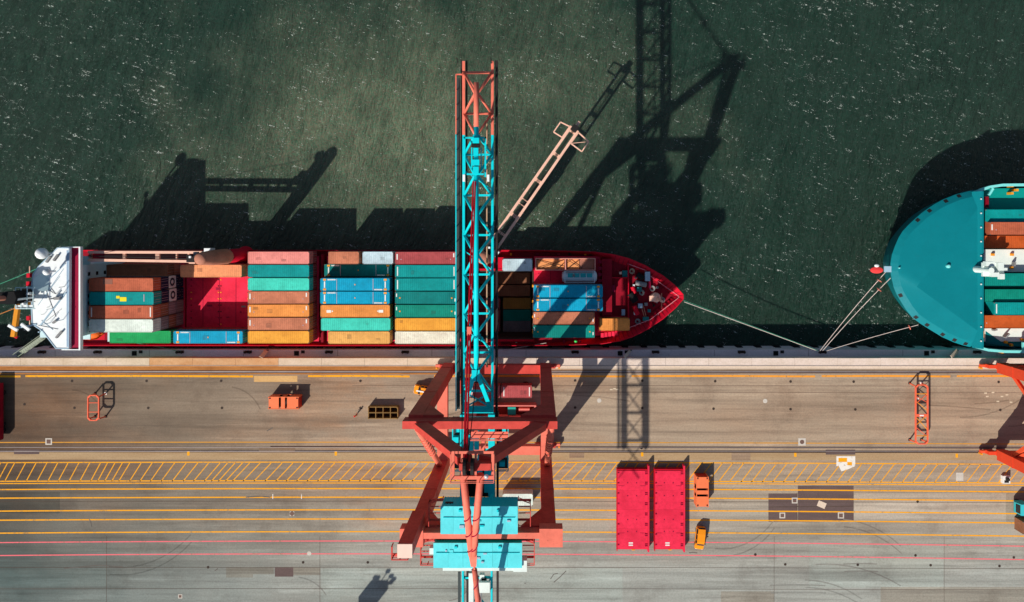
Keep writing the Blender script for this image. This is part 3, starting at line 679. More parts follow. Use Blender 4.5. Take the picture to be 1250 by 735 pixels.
for a, b in ((-72.2, -58.6), (-.55, 13.2)):
    y0_, y1_ = (row(6) + 1.5, row(1) - 1.5) if b < 0 else (-11.3, -8.9)
    for k in range(1, 4): MB().box(a + (b - a) * k / 4 - .05, a + (b - a) * k / 4 + .05, y0_, y1_, HZ, HZ + .03).obj('hatch_seam', MARO, ship)
    yy = y0_ + .4
    while yy < y1_:
        for xk in (a + 1.0, a + 6.6, b - 6.5, b - .9): MB().cbox(xk, yy, HZ, .24, .2, .06).obj('container_socket', random.choice((MARO, DARK, OMARK, REDD)), ship)
        yy += 1.31
    if b < 0:
        for k in range(5): MB().cbox(random.uniform(a + 1, b - 1), random.uniform(y0_ + 1, y1_ - 1), HZ, random.uniform(.3, 1.0), random.uniform(.2, .5), .05).obj('lashing_rod', random.choice((MARO, GREY)), ship)
MB().box(-8.2, hx1, -9.05, -6.3, -3.2, -2.0).obj('container_stool', RED, ship)
for a in (-58.15, -44.15, -43.9, -28.9, -15.45):   # lashing bridges between bays
    MB().box(a - .12, a + .12, yS + .9, yN - .9, -3.2, -1.3).obj('lashing_bridge', REDD, ship)
MB().box(12.5, 19.0, -21.6, -18.3, ZF - .01, ZF + .001).obj('deck_pad', REDB, ship)
# accommodation block and bridge
BZ = 13.4
MB().box(-92.4, -85.6, -20.6, -7.2, -3.2, 12.4).obj('accommodation_block', AFT, ship)
for i, y in enumerate((-9.0, -10.4, -13.2, -14.6, -16.4, -18.6)):
    for z in (8.7, 6.2, 3.7): MB().box(-85.62, -85.55, y - .35, y + .35, z - .35, z + .35).obj('window', glass('window_dark', (.01, .015, .02)), ship)
roofpx = [(70.4, 302.6), (47, 325.7), (40.5, 335), (39, 347), (38.7, 380), (39.5, 396), (52, 404), (68.4, 425.4), (84, 425.6), (84.6, 302.8)]
rp = [P(a, b, BZ)[:2] for a, b in roofpx][::-1]
MB().prism(rp, BZ - 2.5, BZ).obj('wheelhouse', WHITE, ship)
rim2 = MB(); 
for i in range(len(rp)): a, b = rp[i], rp[(i + 1) % len(rp)]; rim2.beam((*a, BZ + .04), (*b, BZ + .04), .16, .12)
rim2.obj('roof_edge', PALEB, ship)
f0 = P(84.9, 302, 11)[0]; f1 = -84.75
yb0, yb1 = rp[0][1] - .0, rp[0][1]
ys0 = P(0, 427, 13)[1]; ys1 = P(0, 301.8, 13)[1]
MB().box(P(85.3, 0, 12.7)[0], f1, ys0, ys1, 12.45, 12.7).obj('bridge_deck', MARO, ship)
MB().box(f1, f1 + .3, ys0 - .1, ys1 + .1, 12.3, 13.1).obj('bridge_front_screen', WHITE, ship)
for y in (ys0, ys1): MB().box(-88, f1, y - .08, y + .08, 12.3, 13.0).obj('bridge_wing_screen', WHITE, ship)
MB().box(P(81.5, 0, BZ)[0], P(84.6, 0, BZ)[0], ys0 + .6, ys1 - .6, BZ - .02, BZ + .05).obj('roof_gutter', paint('gutter_blue', rgb(150, 176, 200), .2), ship)
MB().box(-89, -85.7, ys0 + 2.6, ys1 - 2.6, 10.6, 12.45).obj('bridge_support', AFT, ship)
MB().box(-91.0, -85.65, -21.6, -5.6, 8.0, 8.25).obj('boat_deck', AFT, ship)
def dome(px_, py_, z, r, lift, name='satellite_dome'):
    q = P(px_, py_, z); o = MB().ell((q[0], q[1], z), r, r, r * 1.1).obj(name, WHITE, ship, True)
    MB().tube((q[0], q[1], z - r - lift), (q[0], q[1], z - r * .8), .18).obj('dome_pedestal', WHITE, ship)
dome(51, 309.5, 14.4, 1.05, 3.6); dome(57, 332, 16.4, .62, 1.7); 
MB().tube(P(53, 345, BZ), P(53, 345, BZ + .5), 1.6, 18).obj('dome_shadow_disc', AFT, ship)  # raised pale teal disc standing in for the dome's round shadow
q = P(72, 364, BZ); MB().cbox(q[0], q[1], BZ, 1.1, .5, .7).obj('deck_box', GREY, ship); MB().tube((q[0] - .7, q[1], BZ), (q[0] - .7, q[1], BZ + 1.6), .12).obj('vent_post', GREY, ship)
for (xa, ya_), (xb, yb_) in (((58, 320), (63, 313)), ((67, 318), (72, 311)), ((70, 412), (77, 404)), ((66, 394), (70, 391))):
    MB().beam((*P(xa, ya_, BZ)[:2], BZ + .25), (*P(xb, yb_, BZ)[:2], BZ + .25), .35, .5).obj('roof_locker', GREY, ship)
MB().beam((*P(50, 397, BZ)[:2], BZ + .1), (*P(81, 357, BZ)[:2], BZ + .1), .22, .2).obj('cable_tray', PALEB, ship)
MB().beam((*P(50, 351, BZ)[:2], BZ + .08), (*P(80, 322, BZ)[:2], BZ + .08), .12, .12).obj('cable_tray', PALEB, ship)
MB().tube((-93.5, -13.7, -3), (-93.5, -13.7, 9), .5).obj('engine_casing', WHITE, ship)
for k in range(12):
    q = P(random.uniform(48, 80), random.uniform(325, 405), BZ); MB().tube((q[0], q[1], BZ), (q[0], q[1], BZ + random.uniform(.5, 2.2)), random.choice((.04, .06, .12)), 6).obj('antenna', random.choice((WHITE, GREY, PALEB)), ship)
for k in range(8):
    a_ = P(random.uniform(46, 62), random.uniform(335, 402), BZ); b_ = P(random.uniform(64, 82), random.uniform(325, 410), BZ); MB().tube((a_[0], a_[1], BZ + .05), (b_[0], b_[1], BZ + .05), .045, 5).obj('roof_cable', random.choice((GREY, PALEB)), ship)
# funnel, masts, antennas aft of the wheelhouse
fq = P(8, 364, 18)
fo = MB().prism([(fq[0] - 1.6, fq[1] - 1.0), (fq[0] + 1.3, fq[1] - 1.15), (fq[0] + 1.7, fq[1]), (fq[0] + 1.3, fq[1] + 1.15), (fq[0] - 1.6, fq[1] + 1.0), (fq[0] - 2.2, fq[1])], 4, 18).obj('funnel', BLACKR, ship)
MB().tube((fq[0] - .3, fq[1], 17.5), (fq[0] - .9, fq[1], 18.9), .45, 10).obj('exhaust_pipe', SALB, ship)
MB().box(-96.0, -92.6, -17.5, -10.5, -3, 4.0).obj('engine_casing', WHITE, ship)
mq = P(30, 364, 15.5); mast = MB().tube((mq[0], mq[1], 4.0), (mq[0], mq[1], 17.5), .3, 8).obj('radar_mast', WHITE, ship)
lat = []
for dy in (-1.9, -.6, .6, 1.9): MB().beam((mq[0] - 1.6, mq[1] + dy, 15.5), (mq[0] + 1.9, mq[1] + dy, 15.5), .16, .16).obj('mast_platform_beam', GREY if abs(dy) < 1 else AFT, ship)
for dx in (-1.6, -.6, .5, 1.6): MB().beam((mq[0] + dx, mq[1] - 1.9, 15.56), (mq[0] + dx, mq[1] + 1.9, 15.56), .12, .12).obj('mast_platform_beam', AFT, ship)
for dx, dy in ((-1.2, .8), (.2, -1.0), (1.1, .9), (-.6, -.2)): MB().tube((mq[0] + dx, mq[1] + dy, 15.5), (mq[0] + dx, mq[1] + dy, 16.3), .22, 8).obj('mast_lamp', WHITE, ship)
MB().beam((*P(20, 374, 15)[:2], 15.2), (*P(42, 374, 15)[:2], 15.2), .5, .3).obj('mast_yard', WHITE, ship)
dq = P(22, 373, 11); dr_ = P(16.5, 411, 11)
MB().beam(dq, dr_, .75, .7).obj('stern_davit', YORG, ship); MB().beam((dq[0] + 2.6, dq[1] + .8, 4.0), dq, .6, .6).obj('davit_post', YORG, ship)
MB().tube((dr_[0], dr_[1], 10.6), (dr_[0] + .3, dr_[1] - .25, 10.4), .28, 8).obj('davit_head', RED, ship)
rq = P(24, 399, 14)
for (xa, ya_), (xb, yb_) in (((10.5, 397), (21.5, 403.5)), ((26, 395.5), (36, 403))):
    MB().beam((*P(xa, ya_, 14)[:2], 14), (*P(xb, yb_, 14)[:2], 14), .5, .35).obj('radar_scanner', WHITE, ship)
MB().beam((*P(22, 400, 13.6)[:2], 13.6), (*P(45, 396, 13.4)[:2], 13.4), .3, .25).obj('scanner_arm', PALEB, ship)
MB().beam((*P(18, 400, 13.6)[:2], 13.6), (*P(33, 398, 13.6)[:2], 13.6), .25, .2).obj('scanner_arm', PALEB, ship)
for yy_, dd in ((336, 0), (346, .5), (352, .2), (388, .3)): MB().cbox(*P(37.5 - dd, yy_, 10.5), .6, .8, .7).obj('deck_locker', RED if dd != .2 else AFT, ship)
for y0, y1 in ((325, 336), (384, 396)):
    MB().beam((*P(38, y0, 9)[:2], 9.4), (*P(38, y1, 9)[:2], 9.4), .12, .12).obj('aft_railing', SALM, ship)
# the two deck cranes
def jib_ladder(a, b, wid, beams, zt, cross, crane):
    a, b = Vector(a), Vector(b); d = (b - a).normalized(); r = Vector((d.y, -d.x, 0))
    for s_ in (-1, 1): MB().beam(a + r * wid / 2 * s_, b + r * wid / 2 * s_ * .85, beams, .9).obj('jib_beam', SALM, crane)
    L = (b - a).length
    for t, wd in cross:
        p = a.lerp(b, t); MB().beam(p - r * wid / 2, p + r * wid / 2, wd, .5).obj('jib_cross_member', SALM, crane)
    for o_ in (-.35, .1, .4): MB().tube(a + r * o_ + Vector((0, 0, .7)), b + r * o_ * .5 + Vector((0, 0, .3)), .045, 5).obj('hoist_rope', DARK, crane)
    return d, r
def deck_crane(x_, y_, tip, root_off, label, cross, frames):
    c = MB().lathe((x_, y_, -3.2), [(1.75, 0), (1.75, .4), (1.35, .8), (1.35, 9.2)], 20).obj('deck_crane', RED, ship, True); c['label'] = label
    MB().lathe((x_, y_, 6.0), [(1.35, 0), (1.5, .4), (1.42, 6.5), (1.12, 11.0), (.75, 11.5)], 14).obj('crane_house', SALB, c, True)
    t = Vector(tip); base = Vector((x_, y_, t.z)) ; d = (t - base).normalized()
    a = base + d * root_off
    dd, r = jib_ladder(a, t, 1.75, .48, t.z, cross, c)
    # winch gear and hood beside the tower top
    g = base + d * 2.4 + r * .2
    MB().cbox(g.x, g.y, t.z + .5, 1.9, 1.2, .9, 0, math.atan2(d.y, d.x)).obj('winch_hood', TEALM, c)
    g = base + d * 1.2; MB().cbox(g.x, g.y, t.z + 2.2, 1.0, 1.5, 2.4, 0, math.atan2(d.y, d.x)).obj('winch', DARK, c)
    g = base + d * 1.9; MB().cbox(g.x, g.y, 15.6, 1.7, 1.3, .9, 0, math.atan2(d.y, d.x)).obj('sheave_block', DARK, c); MB().cbox(g.x + .5, g.y + .9, 15.2, .7, .6, .8).obj('sheave_block', GREY, c); MB().cbox(g.x - .2, g.y - .8, 15.3, 1.1, .3, .5).obj('top_ladder', SALM, c); MB().cbox(g.x, g.y + .3, 16.5, .35, .35, .5).obj('crane_lamp', WHITE, c)
    g = base + d * 1.2; MB().cbox(g.x, g.y, 14.6, 1.6, .6, 1.0, 0, math.atan2(d.y, d.x)).obj('sheave_bracket', SALB, c)
    g = base + d * 1.6 + r * 1.2; MB().cbox(g.x, g.y, t.z - .4, 1.2, 1.0, 2.0, 0, math.atan2(d.y, d.x)).obj('crane_cab', WHITE, c)
    MB().tube(base + Vector((0, 0, 7.2)), t + Vector((0, 0, .4)), .05, 5).obj('luffing_rope', DARK, c)
    if frames:
        for s_, w_ in ((1, 2.6), (-1, 1.9)):
            o_ = t - d * 1.5 + r * s_ * 1.0; pts = [o_ - d * 1.2, o_ + d * 1.3, o_ + d * 1.0 + r * s_ * w_, o_ - d * 1.3 + r * s_ * w_]
            for i in range(4): MB().beam(pts[i], pts[(i + 1) % 4], .22, .22).obj('tip_frame', SALM, c)
            if s_ > 0: MB().beam(pts[0], pts[2], .1, .1).obj('tip_frame', SALM, c)
        MB().cbox(t.x, t.y, t.z - .3, 1.2, 1.2, 1.3, 0, math.atan2(d.y, d.x)).obj('jib_head', DARK, c); MB().beam(t, t + d * 1.6, .5, .5).obj('jib_nose', SALM, c)
    return c
deck_crane(-60.4, -5.75, (-85.2, -5.55, 9.3), 2.2, 'shipboard crane with its jib lowered towards the bridge', ((.06, .9), (.16, .25), (.26, .2), (.42, .75), (.70, .5), (.985, .4)), False)
deck_crane(-9.6, -5.6, (7.2, 18.6, 10.0), 2.0, 'shipboard crane with its jib swung out over the water', ((.12, .5), (.27, .7), (.36, .2), (.40, .2), (.56, .6), (.78, .6), (.97, .3)), True)
# foredeck gear
Zf = ZF; ROPEM = paint('rope_pale', rgb(200, 180, 150), .4)
fp = lambda x_, y_, h_=0: (*P(x_, y_, Zf + h_)[:2], Zf + h_)
MB().box(P(735, 0, 0)[0], P(747, 0, 0)[0], P(0, 385, 0)[1], P(0, 316, 0)[1], Zf, Zf + 1.3).obj('breakwater', REDD, ship)
for i in range(9): MB().box(P(736, 0, 0)[0] - .9, P(736, 0, 0)[0] - .1, P(0, 320 + i * 7.6, 0)[1] - .3, P(0, 320 + i * 7.6, 0)[1] + .3, Zf, Zf + .8).obj('vent_cowl', MARO, ship)
MB().beam(fp(747, 339, .6), fp(766.7, 339, .6), .18, 1.2).obj('deck_coaming', RED, ship); MB().beam(fp(766.7, 322, .6), fp(766.7, 388, .6), .2, 1.2).obj('deck_coaming', RED, ship)
RAILP = paint('rail_pink', rgb(236, 150, 160), .3)
for a, b in (((766, 322), (788, 330)), ((794, 337), (829, 362)), ((829, 363), (794, 390)), ((794, 390), (768, 400))):
    MB().beam(fp(*a, 1.1), fp(*b, 1.1), .09, .09).obj('foredeck_railing', RAILP, ship)
    for t in (0, .25, .5, .75, 1):
        p = Vector(fp(*a)).lerp(Vector(fp(*b)), t); MB().beam(p, p + Vector((0, 0, 1.1)), .07, .07).obj('rail_post', RAILP, ship)
for a, b, r_, m_ in (((776, 345), (789, 348), .5, GREY), ((772, 350), (775, 358), .45, RED), ((774, 373), (778, 384), .5, RED), ((769, 358), (776, 368), .75, BLACKR), ((778, 335), (785, 340), .55, BLACKR)):
    MB().tube(fp(*a, .8), fp(*b, .8), r_, 12).obj('winch_drum', m_, ship)
for a, s_, m_, nm in (((789.5, 337), (1.0, 1.9, 1.2), PALEB, 'winch_house'), ((773, 350.5), (.35, 1.2, 1.0), WHITE, 'winch_brake'), ((774.5, 379), (.4, 1.6, 1.0), WHITE, 'winch_brake'), ((781, 373), (.9, .9, .8), PALEB, 'vent_box'), ((788, 371), (.6, .6, .9), GREY, 'vent_box'), ((760.5, 381), (.7, 1.2, .7), PALEB, 'vent_box'), ((780, 353), (1.0, .9, .5), TEALM, 'deck_locker'), ((788, 389), (1.2, .8, .6), TEALM, 'deck_locker'), ((763, 334), (1.2, 1.3, .6), TEALM, 'deck_locker'), ((757, 333), (.5, .5, .8), SALM, 'vent_box'), ((748, 352), (.8, 1.4, .5), MARO, 'deck_locker'), ((792, 379), (.6, .6, .7), TEALM, 'vent_box'), ((792, 345), (.5, 2.2, .9), MARO, 'winch_bed')):
    q = fp(*a); MB().cbox(q[0], q[1], Zf, *s_).obj(nm, m_, ship)
for a, b in (((782, 372), (787, 388)), ((785, 372), (789, 388))): MB().beam(fp(*a, .3), fp(*b, .3), .14, .14).obj('anchor_chain', SALB, ship)
for x_, y_ in ((771, 331), (783, 357), (778, 392), (796, 352), (808, 366)):
    q = fp(x_, y_)
    cp = [(q[0] + (.25 + .05 * k / 6) * math.cos(k * .7), q[1] + (.25 + .05 * k / 6) * math.sin(k * .7), Zf + .06 + .012 * k) for k in range(40)]; MB().path(cp, .06, 5).obj('coiled_rope', random.choice((ROPEM, GREY)), ship)
fm = fp(799.5, 362.5); MB().tube(fm, (fm[0], fm[1], 7.5), .38, 10, 0, .2).obj('foremast', SALM, ship)
MB().lathe((fm[0], fm[1], Zf), [(1.0, 0), (.95, 1.5), (.5, 1.9)], 12).obj('foremast_base', SALM, ship)
MB().beam((fm[0], fm[1] - 1.5, 6.6), (fm[0], fm[1] + 1.5, 6.6), .14, .14).obj('foremast_yard', SALB, ship)
MB().cbox(fm[0] - .9, fm[1], 2.0, 1.5, 1.1, .3).obj('foremast_platform', SALM, ship)
q = fp(828, 362); MB().cbox(q[0], q[1], Zf, .5, .7, 1.0).obj('bow_fairlead', GREY, ship)
for i in range(16):
    x_ = random.uniform(768, 812); y_ = 362 + random.uniform(-1, 1) * max(3, 26 - (x_ - 768) * .4); q = fp(x_, y_); MB().tube(q, (q[0], q[1], Zf + random.uniform(.3, .7)), random.uniform(.12, .28), 8).obj('mooring_bitt', random.choice((DARK, MARO, REDD, GREY)), ship)
for i in range(24):
    x_ = -13 + i * 1.1; y_ = random.choice((yN - .9, yS + .8)); MB().cbox(x_, y_, -3.2, random.uniform(.3, .8), random.uniform(.25, .5), random.uniform(.3, .9)).obj('deck_fitting', random.choice((MARO, OMARK, DARK, REDD, REDD)), ship)
q = P(703, 417, -2.5); MB().ell((q[0], q[1], -2.6), .35, .35, .35).obj('green_lamp', paint('lamp_green', rgb(90, 255, 120), .1), ship, True); MB().tube((q[0], q[1], -3.2), (q[0], q[1], -2.7), .08).obj('lamp_post', DARK, ship)
for i in range(5): q = fp(735 + i * 4.4, 409 - i * .6); MB().cbox(q[0], q[1], Zf, .6, .9, .4).obj('lashing_bin', REDB, ship)
# objects standing on the red ship
def tank_container():
    q = (8.75, -10.15, HZ); t = thing('tank_container', 'white tank container with a rounded barrel, beside the blue pair near the bow', 'tank container', q, 0, None)
    TW = paint('tank_white', rgb(240, 252, 250), .2, .35); TT = paint('tank_teal', rgb(60, 190, 190), .3)
    b = MB(); prof = [(.4, -3.55), (.85, -3.5), (1.1, -3.3), (1.16, -3.0), (1.16, 3.0), (1.1, 3.3), (.85, 3.5), (.4, 3.55)]; vs = []; n_ = 18; m_ = len(prof)
    for i in range(n_):
        a = 2 * math.pi * i / n_
        for r_, x_ in prof: vs.append((x_, r_ * math.cos(a), 1.3 + r_ * math.sin(a)))
    fs = [(i * m_ + k, i * m_ + k + 1, ((i + 1) % n_) * m_ + k + 1, ((i + 1) % n_) * m_ + k) for i in range(n_) for k in range(m_ - 1)]
    fs += [tuple(i * m_ for i in range(n_)), tuple(i * m_ + m_ - 1 for i in range(n_))[::-1]]
    local('barrel', b.add(vs, fs).mesh('barrel', TW, True), t)
    for x_ in (-3.0, 3.0):
        f = MB(); 
        for y_ in (-1.15, 1.15): f.box(x_ - .08, x_ + .08, y_ - .07, y_ + .07, 0, 2.55)
        f.box(x_ - .08, x_ + .08, -1.08, 1.08, 0, .15); f.box(x_ - .08, x_ + .08, -1.08, 1.08, 2.4, 2.55); local('end_frame', f.mesh('end_frame', TW), t)
    for y_ in (-1.18, 1.18): local('side_rail', MB().box(-2.92, 2.92, y_ - .05, y_ + .05, 2.42, 2.54).mesh('side_rail', TW), t)
    for x_ in (-1.9, -.6, .7, 2.0): local('walkway_panel', MB().box(x_ - .55, x_ + .55, -.1, .75, 2.44, 2.5).mesh('walkway_panel', TT), t)
    local('manhole', MB().lathe((-1.2, .3, 2.5), [(.3, 0), (.3, .12), (.2, .16)], 12).mesh('manhole', GREY), t)
tank_container()
def flat_rack():
    t = thing('flat_rack', 'salmon open-topped rack with brown covered cargo and crossed wires, water side near the bow', 'flat rack', (5.85, -7.6, HZ)); FR = paint('rack_salmon', rgb(232, 156, 140), .5); C1 = paint('cargo_orange', rgb(240, 160, 100), .5); C2 = paint('cargo_brown', rgb(176, 118, 96), .6)
    for y_ in (-1.14, 1.14): local('side_wall', MB().box(-6.1, 6.1, y_ - .08, y_ + .08, 0, 2.6).mesh('side_wall', FR), t)
    for x_ in (-6.0, 0, 6.0): local('end_wall', MB().box(x_ - .1, x_ + .1, -1.05, 1.05, 0, 2.62).mesh('end_wall', FR), t)
    local('floor', MB().box(-5.9, 5.9, -1.05, 1.05, 0, .2).mesh('floor', FR), t)
    for x0, x1, m_ in ((-5.8, -.2, C1), (.2, 2.8, C1), (2.9, 5.8, C2)): local('cargo_cover', MB().box(x0, x1, -1.0, 1.0, .2, 2.1).mesh('cargo_cover', m_), t)
    for a, b in (((-5.8, -1, 2.55), (-.3, .9, 2.2)), ((-5.8, 1, 2.2), (-.3, -.9, 2.6)), ((.3, 1, 2.6), (3.4, -.8, 2.2)), ((.3, -1, 2.2), (3.0, 1, 2.6)), ((-.3, .2, 2.7), (-1.6, -1, 2.3)), ((.3, .3, 2.7), (1.2, .9, 2.4))): local('lashing_wire', MB().tube(a, b, .06, 5).mesh('lashing_wire', DARK), t)
flat_rack()
def boat():
    q = P(109, 408.5, 4); t = thing('rescue_boat', 'crumpled orange rescue boat under the white container by the bridge', 'boat', (q[0], q[1], 2.9)); OB = paint('boat_orange', rgb(250, 110, 40), .6)
    b = MB(); sec = []
    for x_, w_, h_ in ((-2.2, .5, .7), (-1.5, 1.0, .9), (0, 1.15, 1.0), (1.4, .95, .9), (2.3, .15, .7)):
        sec.append([(x_, -w_, h_), (x_, -w_ * .7, .2), (x_, 0, 0), (x_, w_ * .7, .2), (x_, w_, h_)])
    vs = [p for s_ in sec for p in s_]; fs = [(i * 5 + k, i * 5 + k + 1, i * 5 + k + 6, i * 5 + k + 5) for i in range(4) for k in range(4)]
    local('hull', b.add(vs, fs + [(0, 1, 2, 3, 4), (24, 23, 22, 21, 20)]).mesh('hull', OB), t); local('canopy', MB().ell((0, 0, .75), 1.9, .9, .7, 14, 6, 0, 0, 90).mesh('canopy', OB, True), t)
    local('cradle', MB().box(-2.4, 2.4, -1.2, 1.2, -.12, 0).mesh('cradle', RED), t)
boat()
MB().box(-85.6, -80.0, -22.9, -20.35, 2.5, 2.78).obj('boat_platform', AFT, ship)
MB().box(-85.5, -85.1, -22.8, -22.4, -3.2, 2.5).obj('platform_leg', AFT, ship)
def gangway():
    a = Vector(P(54, 411, 1.2)); b = Vector(P(21, 434.5, LZ + .25)); t = thing('gangway', 'narrow grey-green gangway from the ship stern down to the quay ledge', 'gangway', b); GW = paint('gangway_grey', rgb(150, 160, 140), .6); d = (b - a).normalized(); r = Vector((d.y, -d.x, 0)).normalized()
    MB().beam(a, b, .95, .15).obj('walkway', GW, t)
    for s_ in (-1, 1):
        o_ = r * s_ * .47; MB().beam(a + o_ + Vector((0, 0, .95)), b + o_ + Vector((0, 0, .95)), .08, .08).obj('handrail', GW, t)
        for k in range(6): p = a.lerp(b, k / 5) + o_; MB().beam(p, p + Vector((0, 0, .95)), .06, .06).obj('rail_post', GW, t)
    for k in range(14): p = a.lerp(b, (k + .5) / 14); MB().beam(p - r * .4 + Vector((0, 0, .1)), p + r * .4 + Vector((0, 0, .1)), .08, .05).obj('tread', GREY, t)
gangway()
def rope(label, pts, r_, m_, guards=()):
    pts = [Vector(p) for p in pts]; a, b = pts[0], pts[-1]; n_ = 14; q = []
    for i in range(n_ + 1):
        t_ = i / n_; p = a.lerp(b, t_); p.z -= 4 * .5 * t_ * (1 - t_); q.append(p)
    o = MB().path(q, r_, 6).obj('mooring_line', m_); tag(o, label, 'mooring line', 'mooring lines between ships and quay')
    for gt in guards:
        k = q[0].lerp(q[-1], gt); k.z = q[int(gt * n_)].z; d = (q[-1] - q[0]).normalized(); g = MB().tube(k - d * .05, k + d * .05, .5, 12).obj('rat_guard', paint('guard_red', rgb(240, 130, 110), .4), None)
        g.parent = o
RGRN = paint('rope_green', rgb(60, 150, 120), .3); RWHT = paint('rope_white', rgb(226, 210, 200), .3); ROR = paint('rope_tan', rgb(190, 120, 60), .3)
bq = P(1001, 428.3, LZ + .45)
rope('green mooring line from the red bow to the bollard', [P(834, 366.5, .2), P(999, 428.2, LZ + .4)], .048, RGRN); rope('pale mooring line from the red bow, just beside the green one', [P(835, 368.5, .2), P(1000.5, 429.4, LZ + .4)], .055, RWHT)
rope('mooring line to the teal bow stem, the left of its two long ones', [P(1084, 329, 5), bq], .055, RWHT, (.13,)); rope('mooring line to the teal bow, the right of its two long ones', [P(1087.5, 339, 5), P(1004, 428.4, LZ + .4)], .055, RWHT, (.16,)); rope('low mooring line from the teal ship flank with one red disc', [P(1121, 396.6, 4), P(1007, 429, LZ + .4)], .055, RWHT, (.09,))
rope('green stern line running to the bollard below the green container', [(-83.0, -24.0, -2.4), P(218, 429, LZ + .4)], .048, RGRN); rope('green line from the bridge out over the stern to the left', [P(45, 328, 7), P(-40, 362, 0)], .07, RGRN); rope('tan line from the yellow stern davit out to the left', [P(21, 375, 8), P(-40, 398, 0)], .07, ROR); rope('thin pale line from the red ship along the quay ledge near the crane', [(2.0, -24.0, -2.4), P(614, 428.6, LZ + .4)], .05, RWHT)

# ------------------------------------------------------------------ the teal ship
TZ = 6.4
TL = paint('ship_teal', rgb(0, 124, 134), .22, .5); TLH = paint('ship_teal_hull', rgb(0, 116, 122), .3, .5); TLL = paint('ship_teal_rail', rgb(130, 226, 222), .3); DKG = paint('teal_deck', rgb(0, 150, 142), .4); WH2 = paint('hatch_white', rgb(226, 238, 232), .3)
ship2 = thing('container_ship', 'large teal container ship with a smooth covered bow, at the right edge', 'container ship', (100, -8, WZ))
tn = [(1087, 321), (1089, 310), (1092.6, 300), (1097, 290), (1102, 282), (1109, 274.5), (1117, 267), (1125, 260), (1133.5, 254), (1142, 248.5), (1151, 243.7), (1167.7, 237), (1189, 232)]
ts = [(1189, 424.8), (1176, 421.8), (1164.5, 418), (1150, 411.5), (1136.7, 403.4), (1124, 395.5), (1114, 388.2), (1105.5, 377.5), (1098.4, 366), (1094, 358.5), (1091, 351), (1088.4, 340), (1086.8, 331)]
tp = lambda l, z: [P(a, b, z) for a, b in l]
ext_n = [P(1207, 228.4, TZ), P(1223, 226, TZ), (130, P(0, 223.5, TZ)[1], TZ)]; ext_s = [(130, P(0, 431, TZ)[1], TZ), P(1225, 428.8, TZ), P(1205, 427, TZ)]
out = tp(ts, TZ) + tp(tn, TZ) + ext_n + ext_s
o2 = [(p[0], p[1]) for p in out]; n = len(out)
w2 = inset(o2, [.4 + 5.0 * max(0, min(1, (92 - p[0]) / 26)) for p in o2])
b = MB(); hv = [(p[0], p[1], TZ) for p in o2] + [(p[0], p[1], 0) for p in inset(o2, [.2 + 2.2 * max(0, min(1, (92 - p[0]) / 26)) for p in o2])] + [(p[0], p[1], WZ) for p in w2] + [(p[0], p[1], -12) for p in w2]
hf = []
for i in range(n):
    j = (i + 1) % n
    for k in range(3): hf.append((i + k * n, i + (k + 1) * n, j + (k + 1) * n, j + k * n))
hf.append(tuple(range(3 * n, 4 * n))); b.add(hv, hf).obj('hull', TLH, ship2)
# covered bow: a rounded edge band, then faceted plates up to a central panel
nb = len(ts) + len(tn); edge = o2[:nb]
inn2 = inset(o2, 1.15)[:nb]
# keep the aft ends on the breakwater line
xa = P(1189, 0, TZ)[0]
inn2[0] = (xa, inn2[0][1]); inn2[-1] = (xa, inn2[-1][1])
b = MB(); vs = [(p[0], p[1], TZ) for p in edge] + [(p[0], p[1], TZ + .75) for p in inn2]
b.add(vs, [(i, i + 1, i + 1 + nb, i + nb) for i in range(nb - 1)]).obj('bow_edge_plate', TL, ship2)
A_S, P0, A_N = Vector(P(1187.5, 405, TZ + 1.5)), Vector(P(1119, 350, TZ + 1.5)), Vector(P(1187.5, 253, TZ + 1.5))
A_S.x = A_N.x = xa
bowi_ = min(range(nb), key=lambda i: inn2[i][0])
inner = []
for i in range(nb):
    if i <= bowi_: t_ = i / bowi_; inner.append(A_S.lerp(P0, t_))
    else: t_ = (i - bowi_) / (nb - 1 - bowi_); inner.append(P0.lerp(A_N, t_))
b = MB(); b.add([(p[0], p[1], TZ + .75) for p in inn2] + inner, [(i, i + 1, i + 1 + nb, i + nb) for i in range(nb - 1)])
b.obj('bow_cover_plate', TL, ship2, True)
MB().add([A_S, A_N, P0], [(0, 1, 2)]).obj('bow_cover_panel', TL, ship2)
def near_edge(x_, y_):
    best = None
    for k in range(nb - 1):
        a_, b_ = Vector(edge[k]), Vector(edge[k + 1]); t_ = max(0, min(1, (Vector((x_, y_)) - a_).dot(b_ - a_) / (b_ - a_).length_squared)); d_ = (a_.lerp(b_, t_) - Vector((x_, y_))).length
        if best is None or d_ < best[0]: best = (d_, k, t_)
    return best[1:]
for px_, py_ in ((1098, 360.5), (1116, 388), (1129, 399), (1148, 411), (1163, 417.4), (1177, 421.6), (1119, 268.5), (1133, 256.5), (1153, 244.5), (1169, 238)):
    k, t_ = near_edge(*P(px_, py_, TZ)[:2])
    a_ = Vector((*Vector(edge[k]).lerp(Vector(edge[k + 1]), t_), TZ)); b_ = Vector((*Vector(inn2[k]).lerp(Vector(inn2[k + 1]), t_), TZ + .75))
    d = Vector((edge[k + 1][0] - edge[k][0], edge[k + 1][1] - edge[k][1], 0)).normalized() * .36; nrm = Vector((0, 0, .03)); p0, p1 = a_.lerp(b_, .12), a_.lerp(b_, .62)
    MB().add([p0 + d + nrm, p0 - d + nrm, p1 - d + nrm, p1 + d + nrm], [(0, 1, 2, 3)]).obj('fairlead', DARK, ship2)
x0, x1 = P(1188, 0, TZ + 1)[0], P(1200, 0, TZ + 2)[0]
yA, yB = P(0, 423.6, TZ)[1], P(0, 234.2, TZ)[1]
